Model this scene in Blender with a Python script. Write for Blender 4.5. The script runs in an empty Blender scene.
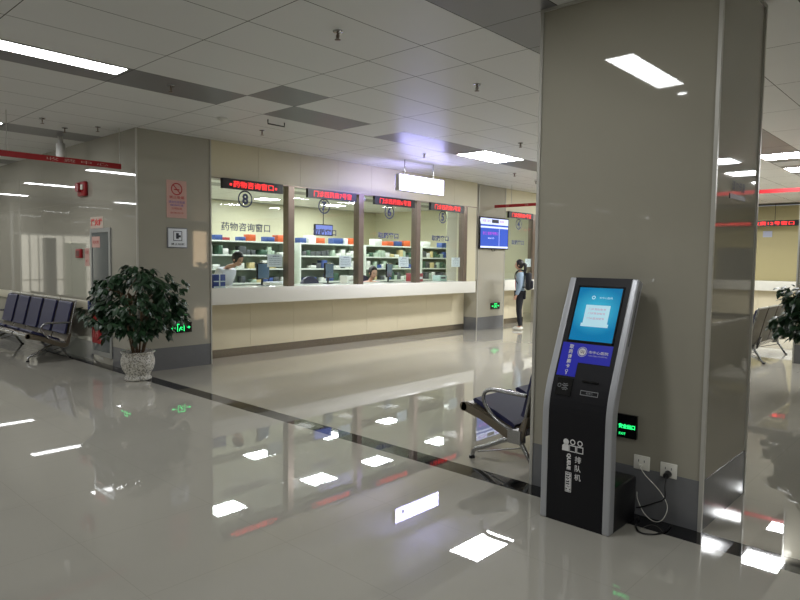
import bpy, math, random
from mathutils import Vector, Matrix, Euler
random.seed(7)
C = bpy.context.scene.collection
PI = math.pi

# ------------------------------------------------------------------ materials
def lin(c):
    return tuple((x/12.92 if x <= .04045 else ((x+.055)/1.055)**2.4) for x in c)
def rgb(r, g, b): return lin((r/255, g/255, b/255))
MATS = {}
def mat(name, col, rough=.5, metal=0, ior=1.5, emit=None, es=0, noise=0, nscale=8, spec=.5, coat=0, bump=0, bscale=40):
    if name in MATS: return MATS[name]
    m = bpy.data.materials.new(name); m.use_nodes = True
    nt = m.node_tree; b = nt.nodes['Principled BSDF']
    b.inputs['Base Color'].default_value = (*col, 1)
    b.inputs['Roughness'].default_value = rough; b.inputs['Metallic'].default_value = metal
    b.inputs['IOR'].default_value = ior; b.inputs['Specular IOR Level'].default_value = spec
    b.inputs['Coat Weight'].default_value = coat; b.inputs['Coat Roughness'].default_value = .02
    if emit:
        b.inputs['Emission Color'].default_value = (*emit, 1); b.inputs['Emission Strength'].default_value = es
    tc = nt.nodes.new('ShaderNodeTexCoord'); n = nt.nodes.new('ShaderNodeTexNoise')
    n.inputs['Scale'].default_value = nscale; n.inputs['Detail'].default_value = 3
    nt.links.new(tc.outputs['Object'], n.inputs['Vector'])
    if not noise: noise = .03
    r = nt.nodes.new('ShaderNodeMapRange'); r.inputs['To Min'].default_value = 1-noise; r.inputs['To Max'].default_value = 1+noise
    nt.links.new(n.outputs['Fac'], r.inputs['Value'])
    h = nt.nodes.new('ShaderNodeVectorMath'); h.operation = 'SCALE'; h.inputs[0].default_value = col
    nt.links.new(r.outputs['Result'], h.inputs['Scale']); nt.links.new(h.outputs[0], b.inputs['Base Color'])
    if bump:
        n2 = nt.nodes.new('ShaderNodeTexNoise'); n2.inputs['Scale'].default_value = bscale
        nt.links.new(tc.outputs['Object'], n2.inputs['Vector'])
        bp = nt.nodes.new('ShaderNodeBump'); bp.inputs['Strength'].default_value = bump; bp.inputs['Distance'].default_value = .01
        nt.links.new(n2.outputs['Fac'], bp.inputs['Height']); nt.links.new(bp.outputs[0], b.inputs['Normal'])
    MATS[name] = m; return m

def tile_mat(name, col, px, ox, py, oy, line=.003, rough=.03, ior=1.55, dark=.84):
    """polished tile: joints every px / py metres from ox / oy (object space, metres)"""
    m = mat(name, col, rough, ior=ior, noise=.035, nscale=1.6)
    nt = m.node_tree; b = nt.nodes['Principled BSDF']; tc = next(n for n in nt.nodes if n.type == 'TEX_COORD')
    src = b.inputs['Base Color'].links[0].from_socket
    sp = nt.nodes.new('ShaderNodeSeparateXYZ'); nt.links.new(tc.outputs['Object'], sp.inputs[0])
    ms = []
    for out, p_, o_ in ((sp.outputs[0], px, ox), (sp.outputs[1], py, oy)):
        a = nt.nodes.new('ShaderNodeMath'); a.operation = 'SUBTRACT'; nt.links.new(out, a.inputs[0]); a.inputs[1].default_value = o_
        d = nt.nodes.new('ShaderNodeMath'); d.operation = 'PINGPONG'; nt.links.new(a.outputs[0], d.inputs[0]); d.inputs[1].default_value = p_/2
        l = nt.nodes.new('ShaderNodeMath'); l.operation = 'LESS_THAN'; nt.links.new(d.outputs[0], l.inputs[0]); l.inputs[1].default_value = line/2
        ms.append(l)
    mx = nt.nodes.new('ShaderNodeMath'); mx.operation = 'MAXIMUM'
    nt.links.new(ms[0].outputs[0], mx.inputs[0]); nt.links.new(ms[1].outputs[0], mx.inputs[1])
    mix = nt.nodes.new('ShaderNodeMix'); mix.data_type = 'RGBA'
    nt.links.new(mx.outputs[0], mix.inputs[0]); nt.links.new(src, mix.inputs[6]); mix.inputs[7].default_value = (*[c*dark for c in col], 1)
    nt.links.new(mix.outputs[2], b.inputs['Base Color'])
    return m

def glass_mat():
    m = bpy.data.materials.new('window_glass'); m.use_nodes = True; nt = m.node_tree; nt.nodes.clear()
    o = nt.nodes.new('ShaderNodeOutputMaterial'); t = nt.nodes.new('ShaderNodeBsdfTransparent'); g = nt.nodes.new('ShaderNodeBsdfGlossy')
    t.inputs[0].default_value = (.93, .97, .95, 1); g.inputs['Roughness'].default_value = .01
    f = nt.nodes.new('ShaderNodeFresnel'); f.inputs[0].default_value = 1.5
    mx = nt.nodes.new('ShaderNodeMixShader')
    ge = nt.nodes.new('ShaderNodeNewGeometry'); fr = nt.nodes.new('ShaderNodeMath'); fr.operation = 'SUBTRACT'; fr.inputs[0].default_value = 1
    nt.links.new(ge.outputs['Backfacing'], fr.inputs[1]); fm = nt.nodes.new('ShaderNodeMath'); fm.operation = 'MULTIPLY'
    nt.links.new(f.outputs[0], fm.inputs[0]); nt.links.new(fr.outputs[0], fm.inputs[1])
    nt.links.new(fm.outputs[0], mx.inputs[0]); nt.links.new(t.outputs[0], mx.inputs[1]); nt.links.new(g.outputs[0], mx.inputs[2])
    nt.links.new(mx.outputs[0], o.inputs[0]); return m

M_FLOOR = tile_mat('polished_cream_floor_tile', rgb(166, 163, 153), .8, -2.81, .8, 3.73, rough=.015, ior=1.78)
M_FLOOR2 = tile_mat('polished_cream_floor_tile_hall', rgb(170, 166, 154), .8, -2.81, .8, 3.913, rough=.015, ior=1.78)
M_BAND = mat('black_granite', rgb(22, 22, 24), .03, ior=1.6, noise=.3, nscale=60)
M_TILE = mat('cream_wall_tile', rgb(170, 166, 152), .03, ior=1.62, noise=.03, nscale=2)
M_TILEL = mat('cream_side_wall_tile', rgb(162, 159, 147), .03, ior=1.85, noise=.03, nscale=2)
M_TILED = mat('cream_pillar_tile', rgb(156, 152, 138), .03, ior=1.55, noise=.03, nscale=2)
M_TRIM = mat('pale_metal_corner_trim', rgb(190, 188, 180), .3, metal=.3)
M_BASEB = mat('grey_baseboard_tile', rgb(112, 113, 115), .08, noise=.06, nscale=12)
M_CEIL = mat('white_metal_ceiling_panel', rgb(218, 219, 218), .42, spec=.5, noise=.02, nscale=3)
M_CEILD = mat('grey_metal_ceiling_panel', rgb(116, 116, 118), .35, noise=.03, nscale=3)
M_GAP = mat('dark_ceiling_joint', rgb(55, 54, 52), .8)
M_YEL = mat('pale_yellow_wall_paint', rgb(192, 181, 134), .5, noise=.02)
M_IN = mat('pale_cream_wall_paint', rgb(216, 212, 186), .35, noise=.02)
M_HEAD = mat('cream_header_panel', rgb(206, 199, 170), .42, noise=.02)
M_PANEL = mat('cream_counter_panel', rgb(222, 212, 184), .15, noise=.02)
M_WHITE = mat('white_solid_surface', rgb(232, 230, 220), .15, noise=.01)
M_STEELB = mat('steel_kickboard', rgb(150, 140, 125), .25, metal=.8)
M_MULL = mat('brushed_steel_mullion', rgb(128, 114, 103), .3, metal=.6, noise=.08)
M_GLASS = glass_mat()
M_LAMP = mat('lamp_diffuser', (1, 1, 1), .5, emit=(.97, .985, 1), es=27)
M_LAMPH = mat('lamp_diffuser_hall', (1, 1, 1), .5, emit=(.97, .985, 1), es=52)
M_LAMPI = mat('lamp_diffuser_pharmacy', (1, 1, 1), .5, emit=(.97, .985, 1), es=52)
M_LFRAME = mat('lamp_frame_white', rgb(220, 220, 215), .4)
M_REDE = mat('red_led_glow', rgb(200, 20, 20), .5, emit=rgb(255, 50, 50), es=1.7)
M_BLK = mat('black_plastic', rgb(22, 22, 24), .35)
M_BLKG = mat('black_gloss_plastic', rgb(18, 18, 20), .12)
M_RED = mat('red_banner_film', rgb(160, 28, 34), .4)
M_REDP = mat('red_plastic', rgb(150, 20, 28), .35)
M_INK = mat('dark_ink', rgb(45, 50, 62), .5)
M_INKB = mat('blue_grey_vinyl', rgb(62, 72, 108), .5)
M_WINK = mat('white_print', rgb(215, 215, 215), .5)
M_PAPER = mat('white_paper', rgb(222, 226, 232), .6)
M_PINK = mat('pink_poster_film', rgb(200, 160, 150), .5, noise=.05)
M_PURP = mat('purple_ink', rgb(120, 100, 160), .5)
M_REDI = mat('red_ink', rgb(175, 40, 45), .5)
M_STEEL = mat('polished_steel', rgb(165, 165, 165), .25, metal=.9)
M_SHELL = mat('perforated_steel_shell', rgb(110, 101, 86), .4, metal=.3, noise=.25, nscale=140)
M_PAD = mat('navy_vinyl_pad', rgb(40, 42, 78), .45, noise=.08, nscale=30)
M_GREENE = mat('green_exit_glow', rgb(20, 200, 90), .5, emit=rgb(40, 255, 130), es=1.6)
M_SILV = mat('silver_painted_metal', rgb(172, 174, 178), .35, metal=.35)
M_BLUEP = mat('royal_blue_film', rgb(28, 34, 190), .35, emit=rgb(28, 34, 190), es=.0)
M_LEAF = mat('glossy_dark_leaf', rgb(32, 60, 34), .42, noise=.35, nscale=9)
M_STEM = mat('brown_bark', rgb(92, 72, 50), .8, noise=.3, nscale=20)
M_SOIL = mat('dark_soil', rgb(50, 40, 30), .95, noise=.4, nscale=50, bump=.6)
M_SKIN = mat('skin', rgb(205, 160, 135), .5)
M_HAIR = mat('black_hair', rgb(28, 22, 22), .45, noise=.2, nscale=60)
M_LBLUE = mat('light_blue_denim', rgb(150, 170, 190), .8, noise=.08, nscale=40)
M_PNKT = mat('pink_cotton', rgb(205, 130, 130), .8)
M_BLKC = mat('black_cotton', rgb(24, 25, 32), .8)
M_COAT = mat('white_coat_cotton', rgb(222, 222, 230), .8)
M_MAUVE = mat('mauve_cotton', rgb(190, 160, 172), .8)
M_SCREENB = mat('blue_screen', rgb(30, 50, 130), .2, emit=rgb(52, 82, 172), es=1.0)
M_SCREENW = mat('pale_screen', rgb(190, 200, 230), .2, emit=rgb(170, 180, 228), es=1.0)
M_SCREENP = mat('violet_screen_text', rgb(150, 60, 170), .2, emit=rgb(140, 62, 172), es=1.0)
M_GREYG = mat('grey_cabinet_glass', rgb(86, 92, 94), .08)
M_ALU = mat('aluminium_frame', rgb(170, 172, 172), .3, metal=.6)
M_SHELF = mat('white_shelf_laminate', rgb(222, 228, 218), .4)
M_SHELFB = mat('pale_green_back_panel', rgb(160, 172, 156), .5)

for m_ in (M_REDE, M_GREENE, M_SCREENB, M_SCREENW, M_SCREENP): m_.cycles.emission_sampling = 'NONE'
for m_ in (M_LAMP, M_LAMPI, M_LAMPH): m_.cycles.emission_sampling = 'FRONT'

# ------------------------------------------------------------------ mesh helper
class MB:
    def __init__(s): s.v = []; s.f = []; s.mi = []; s.sm = []
    def add(s, vs, fs, mi=0, smooth=False):
        o = len(s.v); s.v += [tuple(v) for v in vs]
        for f in fs: s.f.append([i+o for i in f]); s.mi.append(mi); s.sm.append(smooth)
        return s
    def box(s, a, b, mi=0):
        x0, x1 = sorted((a[0], b[0])); y0, y1 = sorted((a[1], b[1])); z0, z1 = sorted((a[2], b[2]))
        return s.add([(x0,y0,z0),(x1,y0,z0),(x1,y1,z0),(x0,y1,z0),(x0,y0,z1),(x1,y0,z1),(x1,y1,z1),(x0,y1,z1)],
              [(3,2,1,0),(4,5,6,7),(0,1,5,4),(1,2,6,5),(2,3,7,6),(3,0,4,7)], mi)
    def bbox(s, a, b, r=.01, mi=0):
        """box with all edges chamfered"""
        x0, x1 = sorted((a[0], b[0])); y0, y1 = sorted((a[1], b[1])); z0, z1 = sorted((a[2], b[2]))
        r = min(r, (x1-x0)*.45, (y1-y0)*.45, (z1-z0)*.45)
        import bmesh
        bm = bmesh.new(); bmesh.ops.create_cube(bm, size=1)
        for v in bm.verts: v.co = Vector(((x0+x1)/2+v.co.x*(x1-x0), (y0+y1)/2+v.co.y*(y1-y0), (z0+z1)/2+v.co.z*(z1-z0)))
        bmesh.ops.bevel(bm, geom=bm.edges[:], offset=r, segments=2, profile=.5, affect='EDGES')
        bm.verts.index_update(); s.add([v.co[:] for v in bm.verts], [[v.index for v in f.verts] for f in bm.faces], mi, True); bm.free(); return s
    def quad(s, a, b, c, d, mi=0): return s.add([a, b, c, d], [(0,1,2,3)], mi)
    def slab(s, P, n, t, mi=0):
        """polygon P extruded by t along n"""
        n = Vector(n).normalized()*t; k = len(P); A = [Vector(p) for p in P]; B = [p+n for p in A]
        return s.add(A+B, [list(range(k))[::-1], [k+i for i in range(k)]]+[(i,(i+1)%k,k+(i+1)%k,k+i) for i in range(k)], mi)
    def tube(s, pts, r, n=10, mi=0, cap=True):
        pts = [Vector(p) for p in pts]; rs = r if isinstance(r, (list, tuple)) else [r]*len(pts)
        up = None; rings = []
        for i, p in enumerate(pts):
            t = (pts[min(i+1, len(pts)-1)]-pts[max(i-1, 0)]).normalized()
            if up is None: up = t.orthogonal().normalized()
            else: up = (up-t*up.dot(t)).normalized()
            b = t.cross(up); rings.append([p+(up*math.cos(2*PI*k/n)+b*math.sin(2*PI*k/n))*rs[i] for k in range(n)])
        vs = [v for R in rings for v in R]; fs = []
        for i in range(len(pts)-1):
            for k in range(n): fs.append((i*n+k, i*n+(k+1)%n, (i+1)*n+(k+1)%n, (i+1)*n+k))
        s.add(vs, fs, mi, True)
        if cap:
            s.add(rings[0], [list(range(n))[::-1]], mi); s.add(rings[-1], [list(range(n))], mi)
        return s
    def lathe(s, prof, c=(0,0,0), n=32, mi=0):
        vs = []; fs = []
        for r, z in prof:
            for k in range(n): vs.append((c[0]+r*math.cos(2*PI*k/n), c[1]+r*math.sin(2*PI*k/n), c[2]+z))
        for i in range(len(prof)-1):
            for k in range(n): fs.append((i*n+k, i*n+(k+1)%n, (i+1)*n+(k+1)%n, (i+1)*n+k))
        return s.add(vs, fs, mi, True)
    def ell(s, c, r, n=14, m=8, mi=0):
        prof = [(math.sin(PI*i/m), -math.cos(PI*i/m)) for i in range(m+1)]
        vs = []; fs = []
        for a, z in prof:
            for k in range(n): vs.append((c[0]+max(a,1e-4)*r[0]*math.cos(2*PI*k/n), c[1]+max(a,1e-4)*r[1]*math.sin(2*PI*k/n), c[2]+z*r[2]))
        for i in range(m):
            for k in range(n): fs.append((i*n+k, i*n+(k+1)%n, (i+1)*n+(k+1)%n, (i+1)*n+k))
        return s.add(vs, fs, mi, True)
    def ring(s, c, R, U, ro, ri, nrm, t=.002, n=32, mi=0):
        """flat ring in the plane of vectors R, U"""
        c = Vector(c); R = Vector(R); U = Vector(U); N = Vector(nrm)*t
        for k in range(n):
            a, b = 2*PI*k/n, 2*PI*(k+1)/n
            f = lambda r, a: c+R*(r*math.cos(a))+U*(r*math.sin(a))
            s.add([f(ri,a)+N, f(ro,a)+N, f(ro,b)+N, f(ri,b)+N], [(0,1,2,3)], mi)
        return s
    def disc(s, c, R, U, r, nrm, t=.002, n=24, mi=0):
        c = Vector(c)+Vector(nrm)*t; R = Vector(R); U = Vector(U)
        return s.add([c+R*(r*math.cos(2*PI*k/n))+U*(r*math.sin(2*PI*k/n)) for k in range(n)], [list(range(n))], mi)
    def text(s, txt, o, R, U, h, mi=0, bold=0, w=None, align='C'):
        """writing as flat letters: centre (or left middle) o, R right, U up, h letter height; w squeezes it to a width"""
        cu = bpy.data.curves.new('t', 'FONT'); cu.body = txt; cu.size = 1; cu.offset = bold; cu.resolution_u = 2
        ob = bpy.data.objects.new('t', cu); C.objects.link(ob)
        dg = bpy.context.evaluated_depsgraph_get(); me = bpy.data.meshes.new_from_object(ob.evaluated_get(dg))
        bpy.data.objects.remove(ob); bpy.data.curves.remove(cu)
        if not me.vertices: return s
        xs = [v.co.x for v in me.vertices]; ys = [v.co.y for v in me.vertices]
        x0, x1, y0, y1 = min(xs), max(xs), min(ys), max(ys); k = h/(y1-y0); kx = w/(x1-x0) if w else k
        cx = (x0+x1)/2 if align == 'C' else x0; cy = (y0+y1)/2; o = Vector(o); R = Vector(R); U = Vector(U)
        s.add([o+R*((v.co.x-cx)*kx)+U*((v.co.y-cy)*k) for v in me.vertices], [list(p.vertices) for p in me.polygons], mi)
        bpy.data.meshes.remove(me); return s
    def build(s, name, mats, parent=None, world=True):
        """link as ONE object; world=True: the vertices are world coordinates and the parent is an unrotated Empty"""
        me = bpy.data.meshes.new(name); off = Vector((0,0,0))
        if parent is not None and world:
            p = parent
            while p is not None: off += p.location; p = p.parent
        me.from_pydata([Vector(v)-off for v in s.v], [], s.f)
        for m in (mats if isinstance(mats, (list, tuple)) else [mats]): me.materials.append(m)
        for p, i, q in zip(me.polygons, s.mi, s.sm): p.material_index = i; p.use_smooth = q
        me.update(); o = bpy.data.objects.new(name, me); C.objects.link(o)
        if parent is not None: o.parent = parent
        return o
def tag(o, label=None, cat=None, group=None, kind=None):
    if label: o['label'] = label
    if cat: o['category'] = cat
    if group: o['group'] = group
    if kind: o['kind'] = kind
    return o
def empty(name, loc, label=None, cat=None, group=None, rz=0, kind=None):
    o = bpy.data.objects.new(name, None); C.objects.link(o); o.location = loc; o.rotation_euler = (0,0,rz); o.empty_display_size = .1
    return tag(o, label, cat, group, kind)
def copy_tree(o, parent=None):
    c = o.copy(); C.objects.link(c)
    if parent is not None: c.parent = parent
    for ch in [x for x in bpy.data.objects if x.parent == o]: copy_tree(ch, c)
    return c
X_, Y_, Z_ = (1,0,0), (0,1,0), (0,0,1); NX, NY, NZ = (-1,0,0), (0,-1,0), (0,0,-1)

# ------------------------------------------------------------------ camera (fitted)
f_px, yaw, pitch, roll = 639.42, -.7458, -.0633, .0126
fw = Vector((math.sin(yaw)*math.cos(pitch), math.cos(yaw)*math.cos(pitch), math.sin(pitch)))
r0 = Vector((math.cos(yaw), -math.sin(yaw), 0)); u0 = r0.cross(fw)
r2 = r0*math.cos(roll)+u0*math.sin(roll); u2 = -r0*math.sin(roll)+u0*math.cos(roll)
cam = bpy.data.cameras.new('camera'); cam.sensor_width = 36; cam.lens = f_px/800*36; cam.clip_start = .05
co = bpy.data.objects.new('camera', cam); C.objects.link(co)
co.matrix_world = Matrix(((r2.x,u2.x,-fw.x,0),(r2.y,u2.y,-fw.y,0),(r2.z,u2.z,-fw.z,1.58),(0,0,0,1)))
bpy.context.scene.camera = co

H = 3.28; YP = 3.913; XL = -8.41
X0, X1, Y0, Y1 = -22.0, 11.6, -7.0, 21.2

# ------------------------------------------------------------------ shell
fl = MB()
fl.quad((X0,Y0,0),(X1,Y0,0),(X1,3.728,0),(X0,3.728,0),0)
fl.quad((X0,3.728,0),(X1,3.728,0),(X1,YP,0),(X0,YP,0),1)
fl.quad((X0,YP,0),(X1,YP,0),(X1,Y1,0),(X0,Y1,0),2)
tag(fl.build('floor', [M_FLOOR, M_BAND, M_FLOOR2]), kind='structure')

# ceiling of metal panels, 0.605 x 1.21 m, with darker strips
xl = [-2.82-.605*k for k in range(-24, 32)][::-1]; xl = [x for x in xl if X0-.1 < x < X1+.1]
ya = [3.92-1.21*k for k in range(0, 10)][::-1]; yb = [4.54+1.21*k for k in range(0, 14)]
yl = [y for y in ya if y > Y0-1.2]+[y for y in yb if y < Y1+1.2]
fixt = []      # (x0,x1,y0,y1) openings of light fittings
ce = MB(); ce.quad((X0,Y0,H+.012),(X0,Y1,H+.012),(X1,Y1,H+.012),(X1,Y0,H+.012),1)
strips = [(-2.82+.605*0-3.63*k, -2.82+.605-3.63*k) for k in range(-4, 6)]
LN = [(s0+.33, s0+.60, y, y+1.2) for y in (1.47, -2.2, -5.4) for s0, s1 in strips if y > 0 or (s0 < -5 and y > -5) or s0 < -9 or s0 > 0]       # narrow lamps, near hall; unseen rows behind the viewer added as fill light
LW = [(-6.44+.01, -5.845, 8.24, 9.36)]
LH = [(-6.43, -5.845, 13.1, 14.25), (-6.43, -5.845, 17, 18.15)]  # unseen lamps behind the pillar, added to brighten the hall
for s0 in (-2.82, .81):
    for y in (11.22, 13.0, 14.8, 16.6): LW.append((s0+.01, s0+.595, y, y+.62))
LI = [(-10.92, -10.38, 6.3, 6.98), (-10.92, -10.38, 8.62, 9.3), (-10.92, -10.38, 10.42, 11.1), (-10.92, -10.38, 12.8, 13.48),
      (-13.3, -12.78, 6.6, 7.28), (-13.3, -12.78, 8.75, 9.4), (-13.35, -12.83, 11.1, 11.7), (-13.35, -12.83, 13.4, 14.05), (-15.8, -15.3, 10.8, 11.4), (-15.8, -15.3, 13.3, 14.0)]
g = .0035
for i in range(len(xl)-1):
    for j in range(len(yl)-1):
        a, b, c, d = xl[i]+g, xl[i+1]-g, yl[j]+g, yl[j+1]-g
        a = max(a, X0); b = min(b, X1); c = max(c, Y0); d = min(d, Y1)
        if b <= a or d <= c: continue
        mid = (a+b)/2; my = (c+d)/2
        st = any(s0 < mid < s1 for s0, s1 in strips)
        mi = 2 if st else 0
        if 5.75 < my < 6.9 and -6.5 < mid < -5.8: mi = 2
        if 3.9 < my < 4.54: mi = 2 if -5.86 < mid < -5.2 or -2.9 < mid < -2.2 else 0
        if 4.54 < my < 5.75 and st and mid > -7: mi = 2
        ce.quad((a,c,H),(a,d,H),(b,d,H),(b,c,H), mi)
ce.quad((-6.43,5.75,H-.001),(-6.43,6.36,H-.001),(-5.83,6.36,H-.001),(-5.83,5.75,H-.001),0)
tag(ce.build('ceiling', [M_CEIL, M_GAP, M_CEILD]), kind='structure')

def wallbox(name, a, b, m): return tag(MB().box(a, b).build(name, m), kind='structure')
wallbox('wall_south', (X0,Y0-.1,0), (X1,Y0,H), M_TILE)
wallbox('wall_west', (X0-.1,Y0,0), (X0,Y1,H), M_TILE)
wallbox('wall_north', (-8.5,Y1,0), (X1,Y1+.1,H), M_YEL)
# east wall with a tall window
ea = MB()
for y0, y1, z0, z1 in ((Y0,15.95,0,H),(16.75,Y1,0,H),(15.95,16.75,0,.9),(15.95,16.75,2.82,H)): ea.box((X1,y0,z0),(X1+.1,y1,z1))
tag(ea.build('wall_east', M_TILE), kind='structure')
wi = empty('window_5', (X1+.05,16.5,1.86), kind='structure')
w = MB()
for y in (15.97, 16.73): w.box((X1+.02,y-.02,.9),(X1+.08,y+.02,2.82))
w.build('window_frame', M_ALU, wi)
M_DAY = mat('daylit_frosted_pane', rgb(250, 225, 190), .5, emit=rgb(255, 222, 180), es=2.6)
MB().box((X1+.045,15.95,.9),(X1+.055,16.75,2.82)).build('window_pane', M_DAY, wi)

# left tiled wall, and the tiled block at the pharmacy corner
lw = MB()
lw.box((X0,YP,0),(-9.3,YP+.15,H))
tag(lw.build('wall_left', M_TILEL), kind='structure')
bb = MB().box((X0,YP-.004,0),(-9.92,YP,.28)).box((-9.22,YP-.004,0),(XL,YP,.28))
tag(bb.build('baseboard_left', M_BASEB), kind='structure')
sj = MB()
for x in (-10.7,-11.9,-13.1,-14.3,-15.5,-16.7): sj.box((x-.0015,YP-.0012,.28),(x+.0015,YP,H))
sj.box((X0,YP-.0012,2.39),(-9.92,YP,2.393)); 
tag(sj.build('trim_2', mat('grey_tile_joint', rgb(150,146,132), .6)), kind='structure')
cb = empty('column_2', (-8.85,4.46,0), kind='structure')
MB().box((-9.3,YP,0),(XL,5.01,H)).build('tile_facing', M_TILEL, cb)
MB().box((XL,YP,0),(XL+.005,5.01,.31)).build('baseboard', M_BASEB, cb)
MB().box((XL-.012,YP-.008,0),(XL+.008,YP+.012,H)).build('corner_trim', M_TRIM, cb)
MB().box((XL-.01,5.0,0),(XL+.012,5.018,H)).build('corner_trim', M_TRIM, cb)

# kiosk pillar and the two other pillars of the grid
def pillar(name, x0, x1, y0, y1, m=M_TILED):
    p = empty(name, ((x0+x1)/2,(y0+y1)/2,0), kind='structure')
    MB().box((x0,y0,0),(x1,y1,H)).build('tile_facing', m, p)
    e = .005
    b = MB()
    b.box((x0-e,y0-e,.0),(x1+e,y0,.30)).box((x0-e,y1,0),(x1+e,y1+e,.30)).box((x0-e,y0,0),(x0,y1,.30)).box((x1,y0,0),(x1+e,y1,.30))
    b.build('baseboard', M_BASEB, p)
    for cx, cy in ((x0,y0),(x1,y0),(x0,y1),(x1,y1)):
        MB().box((cx-.011,cy-.011,0),(cx+.011,cy+.011,H)).build('corner_trim', M_TRIM, p)
    cp = MB().box((x0-.012,y0-.012,H-.02),(x1+.012,y1+.012,H-.001)); cp.build('ceiling_collar', M_TRIM, p)
    return p
pillar('pillar_1', -2.326, -1.186, YP, 4.80)
pillar('pillar_2', -2.27, -1.13, 11.76, 12.7)
cd = empty('column_3', (-8.9,12.3,0), kind='structure')
MB().box((-9.4,11.76,0),(-8.5,12.83,H)).build('tile_facing', M_TILE, cd)
MB().box((-8.5,11.76,0),(-8.495,12.83,.29)).box((-9.0,11.755,0),(-8.495,11.76,.29)).build('baseboard', M_BASEB, cd)
MB().box((-8.508,11.752,0),(-8.49,11.768,H)).box((-8.508,12.822,0),(-8.49,12.838,H)).build('corner_trim', M_TRIM, cd)

# pharmacy room
wallbox('wall_pharmacy_back', (-17.1,YP+.15,0), (-17.0,17,H), M_IN)
wallbox('wall_pharmacy_north', (-17,17,0), (-8.7,17.1,H), M_IN)
wallbox('wall_pharmacy_south', (-17,YP+.15,0), (-9.3,YP+.16,H), M_IN)
wallbox('partition_1', (-10.6,13.25,0), (-10.3,13.75,H), mat('pale_green_partition', rgb(196, 200, 160), .5))
ph = MB(); ph.box((-8.7,14.4,0),(-8.5,Y1,H)); tag(ph.build('wall_hall_west', M_TILE), kind='structure')
# header above the service windows, panelled
hd = MB(); hd.box((-8.6,5.02,2.75),(-8.425,11.57,H-.002),1)
ys = [5.02,5.84,6.66,7.48,8.30,9.12,9.94,10.76,11.57]
for a, b in zip(ys, ys[1:]): hd.box((-8.425,a+.002,2.75),(XL,b-.002,H-.002),0)
hd.box((-8.62,12.84,2.75),(-8.5,14.4,H-.002),0)
hd.box((XL-.2,5.02,2.735),(XL+.004,11.57,2.75),1).box((-8.62,12.84,2.735),(-8.495,14.4,2.75),1)
tag(hd.build('beam_header', [M_HEAD, M_MULL]), kind='structure')
# side jamb at the end of the window row
wallbox('wall_jamb', (-8.7,11.24,1.12), (-8.415,11.56,2.735), M_HEAD)
wallbox('wall_infill', (-8.7,11.575,1.13), (-8.51,11.758,H-.002), M_TILE)

# service counters
def counter(name, y0, y1, xf, label, seams):
    c = empty(name, (xf-.5,(y0+y1)/2,0), label, 'counter', 'pharmacy service counters')
    b = MB(); b.box((xf-.7,y0,0),(xf-.455,y1,.87),1)
    ed = [y0]+[s for s in seams if y0 < s < y1]+[y1]
    for a, d in zip(ed, ed[1:]): b.box((xf-.455,a+.002,.13),(xf-.445,d-.002,.87),0)
    b.build('front_panel', [M_PANEL, M_GAP], c)
    MB().bbox((xf-.76,y0,.87),(xf,y1-(.17 if y1 < 12 else 0),1.12),.006).build('counter_top', M_WHITE, c)
    MB().box((xf-.45,y0,0),(xf-.44,y1,.13)).build('kickboard', M_STEELB, c)
    return c
counter('service_counter', 5.02, 11.74, -8.405, 'long white-topped pharmacy counter with cream panels under the row of service windows', [5.1+.885*k for k in range(1,9)])
counter('service_counter', 12.84, 14.39, -8.48, 'short stretch of white-topped counter behind the standing woman at window four', [13.7])

# service windows: glass, number, words
def swindow(n, y0, y1, num, words, ynum, yt0, yt1, xg=-8.475, zt=2.03, hz=.115):
    w = empty('window_%d' % n, (xg,(y0+y1)/2,1.12), kind='structure')
    MB().box((xg-.004,y0,1.12),(xg+.004,y1,2.735)).build('window_glass', M_GLASS, w)
    d = MB(); c = (xg+.006, ynum, 2.475)
    d.ring(c, Y_, Z_, .13, .108, X_, 0); d.text(num, c, Y_, Z_, .17, bold=.035)
    d.text(words, (xg+.006,(yt0+yt1)/2,zt), Y_, Z_, hz, w=yt1-yt0, bold=.012 if num == '8' else .03)
    d.build('window_lettering', M_INKB, w)
    return w
swindow(1, 5.02, 6.43, '8', '药物咨询窗口', 5.64, 5.22, 6.1, zt=2.045, hz=.13)
swindow(2, 6.54, 8.0, '7', '取药窗口', 7.22, 6.98, 7.5, zt=2.03)
swindow(3, 8.12, 9.57, '6', '取药窗口', 8.84, 8.54, 9.1, zt=2.03)
swindow(4, 9.70, 11.24, '5', '取药窗口', 10.45, 10.1, 10.66, zt=2.03)
swindow(6, 12.84, 14.12, '4', '取药窗口', 13.5, 13.2, 13.75, xg=-8.56, zt=2.03)
for i, y in enumerate((6.485, 8.06, 9.635, 11.185)):
    m = MB(); m.box((-8.56,y-.06,1.12),(-8.42,y+.06,2.735)); tag(m.build('trim_%d' % (3+i), M_MULL), kind='structure')
tag(MB().box((-8.66,14.12,1.12),(-8.52,14.4,2.735)).build('trim_8', M_MULL), kind='structure')

# ------------------------------------------------------------------ LED signs
def led(y0, y1, z0, z1, x, txt, label):
    t = empty('led_sign', (x,(y0+y1)/2,z0), label, 'sign', 'red LED signs over the service windows')
    MB().box((x,y0,z0),(x+.06,y1,z1)).build('housing', M_BLK, t)
    MB().text(txt, (x+.0625,(y0+y1)/2,(z0+z1)/2), Y_, Z_, (z1-z0)*.66, bold=.006, w=(y1-y0)*.78).build('led_text', M_REDE, t)
XG = -8.405
led(5.17, 6.26, 2.595, 2.745, XG, '▪药物咨询窗口▪', 'red LED sign over window eight, nearest the tiled corner')
led(6.77, 7.86, 2.585, 2.735, XG, '门诊西药房7号窗', 'red LED sign over window seven, washed violet by the lightbox')
led(8.33, 9.43, 2.585, 2.735, XG, '门诊西药房6号窗', 'red LED sign over window six, beneath the hanging lightbox')
led(9.92, 11.0, 2.585, 2.735, XG, '门诊西药房5号窗', 'red LED sign over window five, beside the blue screen')
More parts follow.
